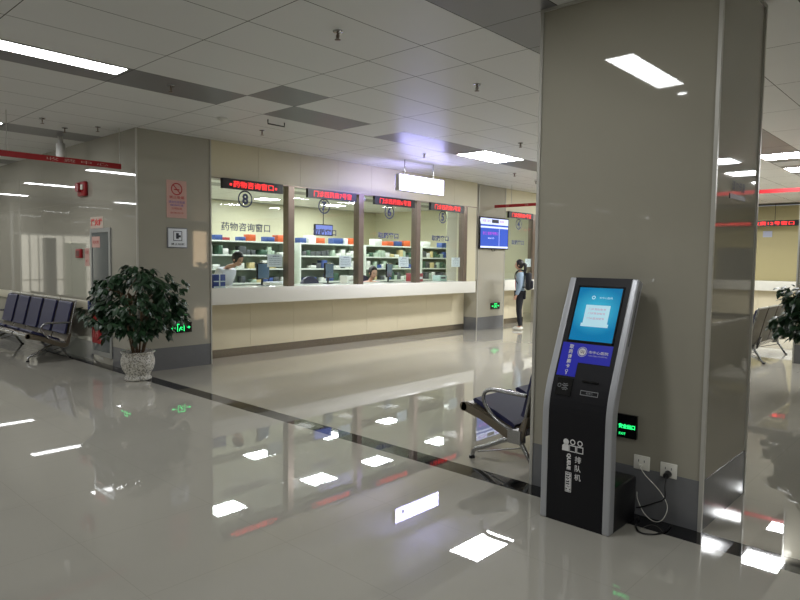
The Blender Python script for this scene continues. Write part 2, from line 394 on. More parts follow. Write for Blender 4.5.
led(12.9, 13.98, 2.60, 2.75, -8.495, '门诊西药房4号窗', 'red LED sign over window four, above the standing woman')
def ledn(x0, x1, z0, z1, y, txt, label, rod):
    t = empty('led_sign', ((x0+x1)/2,y,z0), label, 'sign', 'hanging LED signs over the far registration counter')
    MB().box((x0,y,z0),(x1,y+.06,z1)).build('housing', M_BLK, t)
    MB().text(txt, ((x0+x1)/2,y-.0025,(z0+z1)/2), X_, Z_, (z1-z0)*.68, bold=.01, w=(x1-x0)*.86).build('led_text', M_REDE, t)
    for x in rod: MB().tube([(x,y+.03,z1),(x,y+.03,H)], .008, 6).build('hanging_rod', M_BLK, t)
ledn(-5.62, -4.0, 2.66, 2.82, 20.6, '挂号收费12号窗口', 'red LED sign hanging before the yellow wall of the far room', (-5.3,-4.6))
ledn(2.75, 4.1, 2.66, 2.82, 20.6, '挂号收费10号窗口', 'red LED sign seen only as a faint reflection in the pillar side', (2.95,3.9))

# hanging lightbox
t = empty('hanging_lightbox', (-7.45,8.55,2.74), 'bright white rectangular lightbox sign hung from the ceiling on two rods', 'sign')
M_BOX = mat('lightbox_face', (1,1,1), .4, emit=(.46,.44,1.0), es=11)
M_BOXT = mat('lightbox_letter', rgb(150,150,190), .5, emit=(.45,.45,.75), es=.5)
bx = (-7.5, -7.4, 7.95, 9.15, 2.74, 3.03)
MB().bbox((bx[0],bx[2],bx[4]),(bx[1],bx[3],bx[5]),.02).build('housing', M_LFRAME, t)
MB().bbox((bx[1]-.004,bx[2]+.015,bx[4]+.015),(bx[1]+.006,bx[3]-.015,bx[5]-.015),.004).build('face', M_BOX, t)
MB().bbox((bx[0]-.006,bx[2]+.015,bx[4]+.015),(bx[0]+.004,bx[3]-.015,bx[5]-.015),.004).build('face', M_BOX, t)
lt = MB().text('门诊药房', (bx[1]+.008,8.58,2.9), Y_, Z_, .1, bold=.0)
lt.build('face_lettering', M_BOXT, t)
lt = MB(); lt.ring((bx[1]+.008,8.15,2.9), Y_, Z_, .025, .015, X_, 0).box((bx[1]+.006,8.12,2.82),(bx[1]+.008,8.18,2.87))
lt.build('face_icon', M_BOXT, t)
for y in (8.14, 8.9): MB().tube([(-7.45,y,3.02),(-7.45,y,H)], .009, 8).build('hanging_rod', M_STEEL, t)

# ------------------------------------------------------------------ ceiling lights
def ceil_light(r, label, m, group):
    x0, x1, y0, y1 = r
    t = empty('ceiling_light', ((x0+x1)/2,(y0+y1)/2,H), label, 'ceiling light', group)
    f = MB(); e = .012
    for a, b, c, d in ((x0,x1,y0,y0+e),(x0,x1,y1-e,y1),(x0,x0+e,y0,y1),(x1-e,x1,y0,y1)): f.box((a,c,H-.008),(b,d,H-.001))
    f.build('frame', M_LFRAME, t)
    d = MB().box((x0+e,y0+e,H-.006),(x1-e,y1-e,H-.002)); d.mi = [0]+[1]*5; d.build('diffuser', [m, M_LFRAME], t)
nl = {-2.82:'narrow ceiling light in the panel strip before the kiosk pillar', -6.45:'long narrow bright ceiling light above the near left floor', -10.08:'narrow ceiling light in line above the left waiting bench'}
for r in LN:
    s0 = r[0]-.33
    lab = None if r[2] < 1 else next((v for k, v in nl.items() if abs(k-s0) < .05), None)
    if r[2] < 1: lab = 'added narrow ceiling fill light of the unseen rows behind the viewer'
    if lab is None: lab = 'narrow ceiling light mirrored as a thin streak in the left tiled wall' if s0 < -11 else 'narrow ceiling light outside the picture towards the east side'
    if s0 > 6: continue
    ceil_light(r, lab, M_LAMP, 'narrow ceiling lights in the near hall')
wn = ['wide rectangular ceiling light in front of the hanging lightbox']
for x in ('the strip right of the pillar', 'the strip seen mirrored in the pillar side'):
    wn += [o+' square ceiling light in '+x for o in ('nearest', 'second nearest', 'third nearest', 'farthest')]
for r, l in zip(LH, ('added wide ceiling fill light of the hall hidden behind the kiosk pillar', 'added wide ceiling fill light unseen deep in the hall behind the pillar')): ceil_light(r, l, M_LAMPH, 'wide ceiling lights beyond the black floor band')
for r, l in zip(LW, wn): ceil_light(r, l, M_LAMPH, 'wide ceiling lights beyond the black floor band')
for i, r in enumerate(LI):
    ceil_light(r, ['bright ceiling light inside the pharmacy just behind window eight','bright ceiling light inside the pharmacy just behind window seven','bright ceiling light inside the pharmacy just behind window six','bright ceiling light inside the pharmacy just behind window five',
      'second-row pharmacy ceiling light seen through window eight','second-row pharmacy ceiling light deep behind window eight','second-row pharmacy ceiling light deep behind window seven','second-row pharmacy ceiling light deep behind window six',
      'third-row pharmacy ceiling light near the back wall behind window seven','third-row pharmacy ceiling light farthest from the tiled corner'][i], M_LAMPI, 'ceiling lights inside the pharmacy')
# grey vents between the square lights
for s0, w_ in ((-2.82, 'right of the pillar'), (.81, 'mirrored in the pillar side')):
    for y, o in ((12.2,'nearer'), (14.0,'farther')):
        t = empty('ceiling_vent', (s0+.3,y+.25,H), o+' grey ceiling vent between the square lights '+w_, 'vent', 'ceiling vents between the square lights')
        MB().box((s0+.02,y,H-.006),(s0+.58,y+.5,H-.001)).build('frame', M_LFRAME, t)
        v = MB()
        for k in range(11): v.box((s0+.04,y+.03+k*.041,H-.012),(s0+.56,y+.045+k*.041,H-.006))
        v.build('louvre', M_CEIL, t)
# round downlight mirrored in the pillar
t = empty('downlight', (-2.37,1.13,H), 'small round downlight beside the narrow ceiling light before the pillar', 'ceiling light')
MB().lathe([(.0005,-.006),(.045,-.006)], (-2.37,1.13,H), 24).build('diffuser', M_LAMP, t)
MB().lathe([(.045,-.006),(.06,-.008),(.062,-.001)], (-2.37,1.13,H), 24).build('frame', M_LFRAME, t)

# sprinklers and detectors
def sprinkler():
    t = empty('sprinkler', (0,0,0))
    MB().lathe([(.001,-.004),(.035,-.006),(.038,-.001)], n=16).build('ceiling_plate', M_STEEL, t, False)
    b = MB().tube([(0,0,-.004),(0,0,-.05)], [.009,.006], 8)
    b.tube([(.012,0,-.02),(.016,0,-.04),(.004,0,-.06)], .003, 6).tube([(-.012,0,-.02),(-.016,0,-.04),(-.004,0,-.06)], .003, 6)
    b.build('nozzle', M_MULL, t, False)
    MB().lathe([(.001,-.06),(.024,-.062),(.024,-.065),(.001,-.066)], n=12).build('deflector', M_MULL, t, False)
    return t
sp0 = None
for x, y, w_ in ((-3.69,3.27,'in the upper middle, nearest the viewer'), (-3.75,5.12,'left of the pillar, beyond the black band'), (-5.09,8.03,'right of the wide lit panel by the pillar'),
      (-7.26,5.1,'above the tiled corner near window eight'), (-6.8,7.89,'just before the hanging lightbox'), (-6.1,3.2,'beside the dark panel strip near the long light'),
      (-6.9,10.7,'behind the wide lit panel'), (-8.79,2.9,'over the left waiting bench, near the picture edge'), (-9.2,3.31,'over the left bench, by the tiled wall'), (-8.78,3.57,'above the red banner end'),
      (-7.2,12.0,'above the blue screen column'), (-6.6,12.4,'farthest back, by the pillar edge')):
    o = sprinkler() if sp0 is None else copy_tree(sp0)
    if sp0 is None: sp0 = o
    o.location = (x,y,H); tag(o, 'small metal ceiling sprinkler '+w_, 'sprinkler', 'ceiling sprinklers')
t = empty('smoke_detector', (-7.0,4.34,H), 'round white smoke detector on the ceiling above the tiled corner', 'detector')
MB().lathe([(.001,-.045),(.03,-.045),(.045,-.03),(.06,-.022),(.062,-.001)], (-7.0,4.34,H), 20).build('housing', M_LFRAME, t)
t = empty('ceiling_bracket', (-6.64,4.89,H), 'small dark bracket hanging by the grey ceiling panels', 'bracket')
MB().tube([(-6.64,4.75,H),(-6.64,4.75,H-.05),(-6.64,5.0,H-.05),(-6.64,5.0,H)], .008, 6).build('bar', M_BLK, t)
t = empty('ceiling_speaker', (-9.9,3.5,H), 'short pale cylinder hanging from the ceiling beside the left tiled wall', 'speaker')
MB().lathe([(.001,-.33),(.055,-.33),(.06,-.32),(.06,-.1),(.035,-.09),(.035,0)], (-9.9,3.5,H), 20).build('housing', M_LFRAME, t)

# red banners
t = empty('hanging_banner', (-8.35,2.9,2.74), 'long thin red banner hung over the left waiting bench', 'banner')
# runs along Y beside the bench
MB().box((-8.62,.9,2.735),(-8.605,3.80,2.805)).build('strip', M_RED, t)
MB().text('收 费 中 心', (-8.6025,3.25,2.77), Y_, Z_, .04, bold=.0, w=.75).build('banner_lettering', M_PINK, t)
for y in (1.2, 2.45, 3.78): MB().tube([(-8.612,y,2.79),(-8.612,y,H)], .005, 6).build('hanging_rod', M_TRIM, t)
t = empty('hanging_banner', (-4,12.3,2.78), 'thin red banner crossing the far hall behind the pillar', 'banner')
MB().box((-8.45,12.3,2.785),(3.5,12.312,2.85)).build('strip', M_RED, t)
bl = MB()
for x, s in ((-8.1,'挂号'),(-7.6,'收费'),(-4.5,'门诊大厅'),(.5,'候诊区')): bl.text(s, (x,12.2975,2.818), X_, Z_, .04)
bl.build('banner_lettering', M_PINK, t)
for x in (-8.0,-5.5,-3.07,-.4,2.2): MB().tube([(x,12.306,2.84),(x,12.306,H)], .006, 6).build('hanging_rod', M_TRIM, t)

# ------------------------------------------------------------------ exit signs
def exit_sign(o, R, N, w, h, label, words=False, arrow=1):
    o = Vector(o); R = Vector(R); N = Vector(N); U = Vector(Z_)
    t = empty('exit_sign', o, label, 'exit sign', 'low green exit signs')
    P = lambda x, z, d=0: o+R*x+U*z+N*d
    MB().slab([P(-w/2,-h/2), P(w/2,-h/2), P(w/2,h/2), P(-w/2,h/2)], N, .02).build('housing', M_BLKG, t)
    q = MB(); d = .0225
    def rect(x0, z0, x1, z1): q.add([P(x0,z0,d),P(x1,z0,d),P(x1,z1,d),P(x0,z1,d)], [(0,1,2,3)])
    s = h*.36
    cx = -.012 if words else 0
    rect(cx-s*1.05,-s,cx-s*.85,s); rect(cx+s*.85,-s,cx+s*1.05,s); rect(cx-s*1.05,s*.85,cx+s*1.05,s*1.05)
    q.disc(P(cx+.1*s,s*.5), R, U, s*.16, N, d, 12)
    q.add([P(cx-.05*s,.3*s,d),P(cx+.25*s,.3*s,d),P(cx+.05*s,-.2*s,d),P(cx-.3*s,-.2*s,d)], [(0,1,2,3)])
    q.add([P(cx-.3*s,-.2*s,d),P(cx-.1*s,-.2*s,d),P(cx-.35*s,-.9*s,d),P(cx-.6*s,-.9*s,d)], [(0,1,2,3)])
    q.add([P(cx-.1*s,-.15*s,d),P(cx+.1*s,-.2*s,d),P(cx+.5*s,-.6*s,d),P(cx+.3*s,-.7*s,d)], [(0,1,2,3)])
    q.add([P(cx+.2*s,.3*s,d),P(cx+.55*s,0,d),P(cx+.5*s,-.1*s,d),P(cx+.12*s,.15*s,d)], [(0,1,2,3)])
    if words:
        q.text('安全出口', P(.108,0,d), R, U, h*.2, bold=.03, w=.105); q.text('EXIT', P(.08,-h*.33,d), R, U, h*.1)
    else:
        for sx in (1,):
            x0 = s*1.5; rect(x0,-.1*s,x0+.9*s,.1*s); q.add([P(x0+.8*s,.4*s,d),P(x0+1.3*s,0,d),P(x0+.8*s,-.4*s,d)], [(0,1,2)])
        q.add([P(-s*2.4,.1*s,d),P(-s*1.5,.1*s,d),P(-s*1.5,-.1*s,d),P(-s*2.4,-.1*s,d)], [(0,1,2,3)])
        q.add([P(-s*2.3,.4*s,d),P(-s*2.8,0,d),P(-s*2.3,-.4*s,d)], [(0,1,2)])
    q.build('glowing_symbols', M_GREENE, t)
exit_sign((XL,4.515,.578), Y_, X_, .34, .145, 'green exit sign on the tiled block right of the potted plant')
exit_sign((-8.78,YP,.6), X_, NY, .34, .145, 'green exit sign half hidden behind the potted plant')
exit_sign((-8.5,12.47,.525), Y_, X_, .36, .15, 'small green exit sign on the column beneath the blue screen')
exit_sign((-1.745,YP,.548), X_, NY, .34, .148, 'green exit sign half hidden behind the ticket kiosk', words=True)

# ------------------------------------------------------------------ wall posters and equipment
t = empty('no_smoking_poster', (XL,4.475,2.38), 'pink no smoking poster high on the tiled block beside window eight', 'poster')
MB().box((XL,4.33,2.12),(XL+.004,4.63,2.64)).build('sheet', M_PINK, t)
p = MB(); c = (XL+.006,4.48,2.52); p.ring(c, Y_, Z_, .085, .07, X_, 0)
p.add([(XL+.006,4.42,2.575),(XL+.006,4.43,2.585),(XL+.006,4.54,2.465),(XL+.006,4.53,2.455)], [(3,2,1,0)])
p.box((XL+.004,4.44,2.505),(XL+.006,4.52,2.52)).text('禁止吸烟', (XL+.006,4.48,2.405), Y_, Z_, .04, w=.22, bold=.01)
p.text('文明就医', (XL+.006,4.48,2.25), Y_, Z_, .03, w=.16).text('谢谢合作', (XL+.006,4.48,2.19), Y_, Z_, .025, w=.2)
p.build('red_symbol', M_REDI, t)
MB().text('请勿在此吸烟', (XL+.006,4.48,2.34), Y_, Z_, .035, w=.24, bold=.01).text('保持环境', (XL+.006,4.48,2.295), Y_, Z_, .03, w=.2, bold=.01).build('purple_lettering', M_PURP, t)
t = empty('notice_plaque', (XL,4.48,1.84), 'white plaque with grey rim and phone icon below the pink poster', 'sign')
MB().bbox((XL,4.33,1.70),(XL+.012,4.635,1.985),.006).build('rim', mat('grey_plaque_rim', rgb(120,122,128), .4), t)
MB().bbox((XL+.008,4.345,1.715),(XL+.015,4.62,1.97),.003).build('face', M_PAPER, t)
q = MB(); x = XL+.0165
for a, b, c_, d in ((4.42,1.93,4.55,1.938),(4.42,1.80,4.55,1.808),(4.42,1.80,4.428,1.938),(4.542,1.80,4.55,1.938)): q.box((x-.0015,a,b),(x,c_,d))
q.box((x-.0015,4.46,1.83),(x,4.50,1.91)).box((x-.0015,4.50,1.85),(x,4.53,1.88)).text('禁止拍照', (x,4.485,1.755), Y_, Z_, .03, w=.2, bold=.01)
q.build('icon', M_INK, t)

# fire hose cabinet and labels on the left wall
t = empty('hose_cabinet', (-9.57,YP,.15), 'tall recessed fire hose cabinet with grey glass door behind the plant', 'cabinet')
f = MB()
for a, b in (((-9.92,.1),(-9.86,1.98)),((-9.28,.1),(-9.22,1.98)),((-9.86,1.92),(-9.28,1.98)),((-9.86,.1),(-9.28,.17))): f.box((a[0],YP-.02,a[1]),(b[0],YP,b[1]))
f.build('frame', M_ALU, t)
dr = MB().box((-9.86,YP-.012,.17),(-9.28,YP-.002,1.92)).build('door', M_GREYG, t)
MB().box((-9.34,YP-.03,.95),(-9.32,YP-.012,1.1)).build('handle', M_ALU, dr)
MB().box((-9.87,YP-.016,1.70),(-9.58,YP-.012,1.86)).text('消火栓', (-9.72,YP-.0175,1.78), X_, Z_, .05, mi=1, w=.22, bold=.01).build('pink_label', [M_PINK, M_REDI], t)
r = MB().box((-9.89,YP-.024,.28),(-9.56,YP-.02,.70), 0).text('火警', (-9.73,YP-.0255,.60), X_, Z_, .08, mi=1, w=.22).text('119', (-9.76,YP-.0255,.42), X_, Z_, .12, mi=1, w=.16)
r.build('red_label', [M_REDP, M_PINK], t)
t = empty('fire_sign', (-9.7,YP,2.05), 'red lettered fire hydrant sign above the hose cabinet', 'sign')
MB().box((-9.93,YP-.004,1.94),(-9.49,YP,2.15),2).text('消火栓', (-9.71,YP-.0055,2.07), X_, Z_, .11, mi=1, bold=.05, w=.42).text('HYDRANT', (-9.71,YP-.0055,1.97), X_, Z_, .03, mi=1, bold=.02, w=.36).build('sheet', [M_PINK, mat('bright_red_ink', rgb(205,35,40), .5), mat('pale_sign_film', rgb(196,178,164), .4)], t)
t = empty('alarm_sounder', (-10.12,YP,2.58), 'red fire alarm sounder high on the left tiled wall', 'alarm')
MB().bbox((-10.28,YP-.06,2.47),(-10.0,YP,2.69),.02).build('base', M_REDP, t)
MB().tube([(-10.16,YP-.06,2.60),(-10.16,YP-.11,2.60)], .07, 16).build('horn', M_REDP, t)
MB().bbox((-10.08,YP-.09,2.56),(-10.02,YP-.06,2.64),.01).build('strobe', M_WHITE, t)
t = empty('alarm_call_point', (-10.35,YP,1.6), 'small red fire alarm button left of the hose cabinet', 'alarm')
MB().bbox((-10.44,YP-.04,1.54),(-10.24,YP,1.68),.01).build('housing', M_REDP, t)
MB().box((-10.40,YP-.043,1.57),(-10.29,YP-.04,1.65)).build('button', mat('dark_red', rgb(90,15,20), .3), t)
t = empty('alarm_instruction_label', (-10.07,YP,1.56), 'narrow red and white instruction label beside the alarm button', 'label')
MB().box((-10.16,YP-.003,1.42),(-10.0,YP,1.69)).text('报警', (-10.08,YP-.0045,1.63), X_, Z_, .05, mi=1, w=.12).text('按下', (-10.08,YP-.0045,1.5), X_, Z_, .04, mi=1, w=.1).build('sheet', [M_PINK, M_REDI], t)
t = empty('wall_rail', (-15,YP,.83), 'cream bumper rail with blue end cap along the left wall behind the bench', 'rail')
MB().bbox((-21.9,YP-.05,.76),(-9.98,YP-.012,.9),.012).build('rail', mat('cream_vinyl', rgb(196,190,170), .35), t)
MB().bbox((-9.98,YP-.052,.76),(-9.93,YP-.012,.9),.01).build('end_cap', mat('blue_vinyl', rgb(60,65,120), .4), t)
br = MB()
for k in range(10): br.box((-10.3-k*1.2,YP-.014,.8),(-10.24-k*1.2,YP,.86))
br.build('bracket', M_ALU, t)

# sign on the pillar side
t = empty('pillar_notice', (-1.186,4.36,2.05), 'small clear notice with black lettering and dark lower band on pillar side', 'sign')
MB().box((-1.186,4.2,1.975),(-1.182,4.52,2.005)).build('dark_band', mat('maroon_film', rgb(58,40,44), .4), t)
MB().text('请勿倚靠', (-1.1815,4.37,2.055), Y_, Z_, .06, w=.28, bold=.01).build('lettering', M_INK, t)

# wall screen
t = empty('wall_screen', (-8.5,12.3,1.85), 'blue queue display screen mounted on the column between windows five and four', 'screen')
SY0, SY1, SZ0, SZ1, SX = 11.74, 12.9, 1.84, 2.57, -8.445
MB().bbox((SX-.04,SY0,SZ0),(SX,SY1,SZ1),.01).build('housing', M_BLKG, t)
s = MB(); x = SX+.001
def sr(y0, z0, y1, z1, mi, d=0): s.add([(x+d,y0,z0),(x+d,y1,z0),(x+d,y1,z1),(x+d,y0,z1)], [(0,1,2,3)], mi)
sr(SY0+.03,SZ0+.03,SY1-.03,SZ1-.03,0); sr(SY0+.03,SZ1-.17,SY1-.03,SZ1-.03,1,.001); sr(12.2,SZ1-.13,12.48,SZ1-.05,3,.002)
sr(SY0+.03,SZ0+.03,SY1-.03,SZ0+.07,1,.001); sr(12.5,SZ0+.07,12.51,SZ1-.2,1,.001); sr(SY0+.03,SZ1-.25,SY1-.03,SZ1-.21,1,.001)
s.text('张三 请到7号窗口', (x+.002,12.16,SZ0+.36), Y_, Z_, .07, mi=2, w=.6, bold=.02); s.text('取药', (x+.002,12.18,SZ0+.25), Y_, Z_, .03, mi=1, w=.25)
s.text('姓名  窗口', (x+.0025,12.0,SZ1-.09), Y_, Z_, .05, mi=2, w=.3); s.text('等候', (x+.0025,12.6,SZ1-.09), Y_, Z_, .05, mi=2, w=.18)
s.build('display', [M_SCREENB, M_SCREENW, M_SCREENP, M_INK], t)
MB().box((-8.5,12.1,2.05),(SX-.04,12.5,2.4)).tube([(-8.45,12.2,1.87),(-8.43,12.22,1.80),(-8.43,12.32,1.80),(-8.45,12.34,1.87)], .008, 6).build('bracket', M_BLK, t)

# ------------------------------------------------------------------ ticket kiosk
KX0, KX1, KF, KH = -1.99, -1.54, 3.46, 1.482
def ky(z):
    if z < .63: return KF
    if z < .87: u = (z-.63)/.24; return KF+.42*.12*u*u
    return KF+.42*(z-.75)
def kn(z):
    s = 0 if z < .63 else (.42 if z > .87 else .42*(z-.63)/.24)
    return Vector((0,-1,s)).normalized()
def kp(x, z, o=0): return Vector((x, ky(z), z))+kn(z)*o
zs = [.0,.15,.3,.45,.63,.67,.71,.75,.79,.83,.87,1.0,1.1,1.3,KH]
def kslab(x0, x1, o0, o1, zz=zs, cap=0):
    m = MB(); n = len(zz)
    vs = []
    for z in zz: vs += [kp(x0,z,o0), kp(x1,z,o0), kp(x1,z,o1), kp(x0,z,o1)]
    fs = [(3,2,1,0), (4*n-4,4*n-3,4*n-2,4*n-1)]
    for i in range(n-1):
        for k in range(4): fs.append((4*i+k, 4*i+(k+1)%4, 4*i+4+(k+1)%4, 4*i+4+k))
    m.add([(*v[:2], max(v[2],0)) for v in vs], fs); return m
k = empty('ticket_kiosk', (-1.75,3.6,0), 'black and silver leaning queue ticket kiosk with blue touch screen before the pillar', 'kiosk')
kslab(KX0+.04, KX1-.04, -.065, -.004).build('front_panel', mat('matte_black_panel', rgb(20,20,24), .5, spec=.25), k)
for a, b in ((KX0, KX0+.045), (KX1-.045, KX1)):
    m = kslab(a, b, -.07, .0)
    sf = m.build('side_frame', M_SILV, k)
    bv = sf.modifiers.new('b', 'BEVEL'); bv.width = .010; bv.segments = 3; bv.limit_method = 'ANGLE'; bv.angle_limit = 1.0
sl = MB()
sl.add([Vector((KX1+.0015, kp(0,z,o).y, kp(0,z,o).z)) for z, o in ((1.10,-.03),(1.10,-.038),(1.42,-.038),(1.42,-.03))], [(0,1,2,3)])
sl.build('side_slot', M_BLK, k)
MB().bbox((KX0+.03,3.52,0),(KX1-.0,3.83,.27),.008).build('rear_base', M_BLK, k)
kslab(KX0+.045, KX1-.045, -.10, -.065, [z for z in zs if z > .2]).build('back_cover', M_BLK, k)
def kq(m, x0, z0, x1, z1, o, mi=0): m.add([kp(x0,z0,o),kp(x1,z0,o),kp(x1,z1,o),kp(x0,z1,o)], [(0,1,2,3)], mi)
def kslabq(m, P, o0, o1, mi=0):
    n = len(P); A = [kp(x,z,o0) for x, z in P]; B = [kp(x,z,o1) for x, z in P]
    m.add(A+B, [[n+i for i in range(n)]]+[(i,(i+1)%n,n+(i+1)%n,n+i) for i in range(n)], mi)
# screen
M_SCR = mat('teal_touch_screen', rgb(10, 110, 150), .12, emit=rgb(14, 125, 165), es=.72)
nt = M_SCR.node_tree; b = nt.nodes['Principled BSDF']
tc = nt.nodes.new('ShaderNodeTexCoord'); vm = nt.nodes.new('ShaderNodeVectorMath'); vm.operation = 'DISTANCE'; vm.inputs[1].default_value = (.5,.5,.62)
nt.links.new(tc.outputs['Generated'], vm.inputs[0]); cr = nt.nodes.new('ShaderNodeValToRGB')
cr.color_ramp.elements[0].color = (*rgb(70,185,205),1); cr.color_ramp.elements[1].color = (*rgb(8,92,140),1); cr.color_ramp.elements[1].position = .65
nt.links.new(vm.outputs['Value'], cr.inputs[0]); nt.links.new(cr.outputs[0], b.inputs['Emission Color'])
sc = MB(); kslabq(sc, [(-1.905,1.10),(-1.625,1.10),(-1.625,1.42),(-1.905,1.42)], -.004, -.0015); sc.build('screen', M_SCR, k)
bz = MB()
for a in ((-1.915,1.09,-1.905,1.43),(-1.625,1.09,-1.615,1.43),(-1.915,1.42,-1.615,1.43),(-1.915,1.09,-1.615,1.10)): kslabq(bz, [(a[0],a[1]),(a[2],a[1]),(a[2],a[3]),(a[0],a[3])], -.004, .001)
bz.build('screen_bezel', M_BLKG, k)
M_SCW = mat('screen_white', rgb(170,205,215), .3, emit=rgb(160,200,215), es=.5); M_SCK = mat('screen_pink', rgb(190,120,140), .3, emit=rgb(160,110,130), es=.6)
si = MB(); kq(si,-1.838,1.20,-1.68,1.315,.0,0); kq(si,-1.848,1.185,-1.672,1.205,.0003,0)
RX = Vector(X_); KU = Vector((0,.42,1)).normalized(); KN = kn(1.2)
si.ring(kp(-1.80,1.36,0), RX, KU, .012, .007, KN, 0, 20, 0); si.text('市中心医院', kp(-1.72,1.36,0), RX, KU, .014, w=.085)
for z in (1.29,1.265,1.235): si.text('门诊签到取号', kp(-1.76,z,.0006), RX, KU, .013, mi=1, w=.11)
si.build('screen_content', [M_SCW, M_SCK], k)
# blue label
bl = MB(); kslabq(bl, [(-1.935,.888),(-1.812,.888),(-1.812,.972),(-1.612,.972),(-1.612,1.083),(-1.935,1.083)], -.004, -.002); bl.build('blue_label', M_BLUEP, k)
bt = MB()
for i, ch in enumerate('取药请刷卡'): bt.text(ch, kp(-1.872,1.060-i*.0285,-.0005), RX, KU, .026, bold=.025)
bt.build('card_lettering', M_WINK, k); bt = MB()
bt.ring(kp(-1.872,.918,-.0005), RX, KU, .009, .006, KN, 0, 14); bt.add([kp(-1.875,.911,-.0005),kp(-1.869,.911,-.0005),kp(-1.869,.896,-.0005),kp(-1.875,.896,-.0005)], [(0,1,2,3)])
bt.ring(kp(-1.797,1.035,-.0005), RX, KU, .031, .028, KN, 0); bt.disc(kp(-1.797,1.035,-.0005), RX, KU, .023, KN, 0)
bt.build('label_symbols', M_WINK, k); bt = MB()
bt.text('市中心医院', kp(-1.695,1.038,-.0005), RX, KU, .019, w=.125, bold=.01); bt.text('CENTRAL HOSPITAL', kp(-1.695,1.018,-.0005), RX, KU, .006, w=.12)
bt.build('hospital_lettering', M_WINK, k)
em = MB(); em.text('U', kp(-1.801,1.037,.0004), RX, KU, .022, bold=.03, w=.014).text('i', kp(-1.787,1.034,.0004), RX, KU, .02, bold=.03); em.build('emblem', mat('dark_red_ink', rgb(70,30,60), .5), k)
# reader, slot
rd = MB(); kslabq(rd, [(-1.915,.775),(-1.815,.775),(-1.815,.875),(-1.915,.875)], -.004, .004); rd.build('card_reader', M_BLKG, k)
ri = MB()
for s_ in (-1, 1):
    for rr in (.018, .028):
        for a in range(6):
            a0, a1 = [s_*PI/2+(-.7+1.4*q_/6) for q_ in (a, a+1)]
            P4 = [kp(-1.858+r*math.cos(t_), .825+s_*(-.034)+r*math.sin(t_), .005) for r, t_ in ((rr,a0),(rr+.004,a0),(rr+.004,a1),(rr,a1))]
            ri.add(P4, [(0,1,2,3)])
ri.ring(kp(-1.895,.83,.005), RX, KU, .012, .009, KN, 0, 14); ri.build('reader_icon', mat('grey_print', rgb(130,132,134), .5), k)
st = MB(); kslabq(st, [(-1.755,.866),(-1.655,.866),(-1.655,.874),(-1.755,.874)], -.004, .006); st.build('slot_lip', M_BLKG, k)
pl = MB()
for a in ((-1.757,.792,-1.645,.796),(-1.757,.816,-1.645,.820),(-1.757,.792,-1.753,.820),(-1.649,.792,-1.645,.820)): kq(pl,*a,-.002)
pl.text('取票口', kp(-1.70,.806,-.0015), RX, KU, .013, w=.04); pl.build('slot_label', mat('grey_print', rgb(130,132,134), .5), k)
# printed icons and words on the lower front
KFy = KF-.0
pi = MB(); yv = KF+.0025
def lowq(P, mi=0): pi.add([(x,yv,z) for x, z in P], [list(range(len(P)))], mi)
for i, x in enumerate((-1.825, -1.782, -1.735)):
    c = (x,yv,.505-(0.004 if i == 0 else 0))
    if i == 0: pi.disc(c, X_, Z_, .018, NY, 0); lowq([(x-.025,.445),(x+.025,.445),(x+.025,.475),(x+.012,.487),(x-.012,.487),(x-.025,.475)])
    else:
        pi.ring(c, X_, Z_, .017, .011, NY, 0, 20)
        for P in ([(x-.022,.445),(x+.022,.445),(x+.022,.450),(x-.022,.450)], [(x-.022,.45),(x-.017,.45),(x-.017,.482),(x-.022,.482)], [(x+.017,.45),(x+.022,.45),(x+.022,.482),(x+.017,.482)], [(x-.022,.480),(x+.022,.480),(x+.022,.486),(x-.022,.486)]): lowq(P)
for i, ch in enumerate('排队机'): pi.text(ch, (-1.745,yv,.405-i*.053), X_, Z_, .04, bold=.01)
pi.text('QUEUE', (-1.806,yv,.383), NZ, X_, .030, w=.1, bold=.06)
for a in ((-1.824,.315,-1.784,.319),(-1.824,.197,-1.784,.201),(-1.824,.197,-1.820,.319),(-1.788,.197,-1.784,.319)): lowq([(a[0],a[1]),(a[2],a[1]),(a[2],a[3]),(a[0],a[3])])
pi.text('SYSTEM', (-1.804,yv,.258), NZ, X_, .030, w=.11, bold=.05)
pi.build('front_print', M_WINK, k)

# sockets and cables on the pillar
def socket(x, z, w_, h_, label, plug):
    t = empty('wall_socket', (x,YP,z), label, 'socket', 'sockets on the pillar')
    MB().bbox((x-w_/2,YP-.012,z-h_/2),(x+w_/2,YP,z+h_/2),.004).build('plate', M_WHITE, t)
    m = MB()
    for a, b in ((-.018,.012),(.018,.012),(0,-.015)): m.box((x+a-.002,YP-.0135,z+b-.007),(x+a+.002,YP-.012,z+b+.007))
    m.build('pin_slots', M_INK, t)
    return t
socket(-1.54, .335, .1, .09, 'white wall socket nearer the kiosk with a thin white cable', 0)
socket(-1.375, .325, .1, .09, 'white wall socket with a round black plug near the pillar corner', 1)
def curve_pts(P, n=40):
    P = [Vector(p) for p in P]; out = []
    for i in range(len(P)-1):
        p0, p1, p2, p3 = P[max(i-1,0)], P[i], P[i+1], P[min(i+2,len(P)-1)]
        for q_ in range(8):
            t_ = q_/8; out.append(.5*((2*p1)+(p2-p0)*t_+(2*p0-5*p1+4*p2-p3)*t_*t_+(3*p1-p0-3*p2+p3)*t_**3))
    return out+[P[-1]]
t = empty('network_cable', (-1.54,3.88,.3), 'thin white cable looping from the socket to the kiosk base', 'cable')
MB().bbox((-1.55,YP-.03,.31),(-1.53,YP-.012,.33),.003).build('connector', M_WHITE, t)
MB().tube(curve_pts([(-1.54,3.885,.31),(-1.50,3.875,.27),(-1.41,3.88,.19),(-1.365,3.88,.11),(-1.38,3.85,.035),(-1.43,3.845,.012),(-1.49,3.845,.045),(-1.53,3.84,.12),(-1.535,3.835,.17)]), .0026, 6).build('lead', M_WHITE, t)
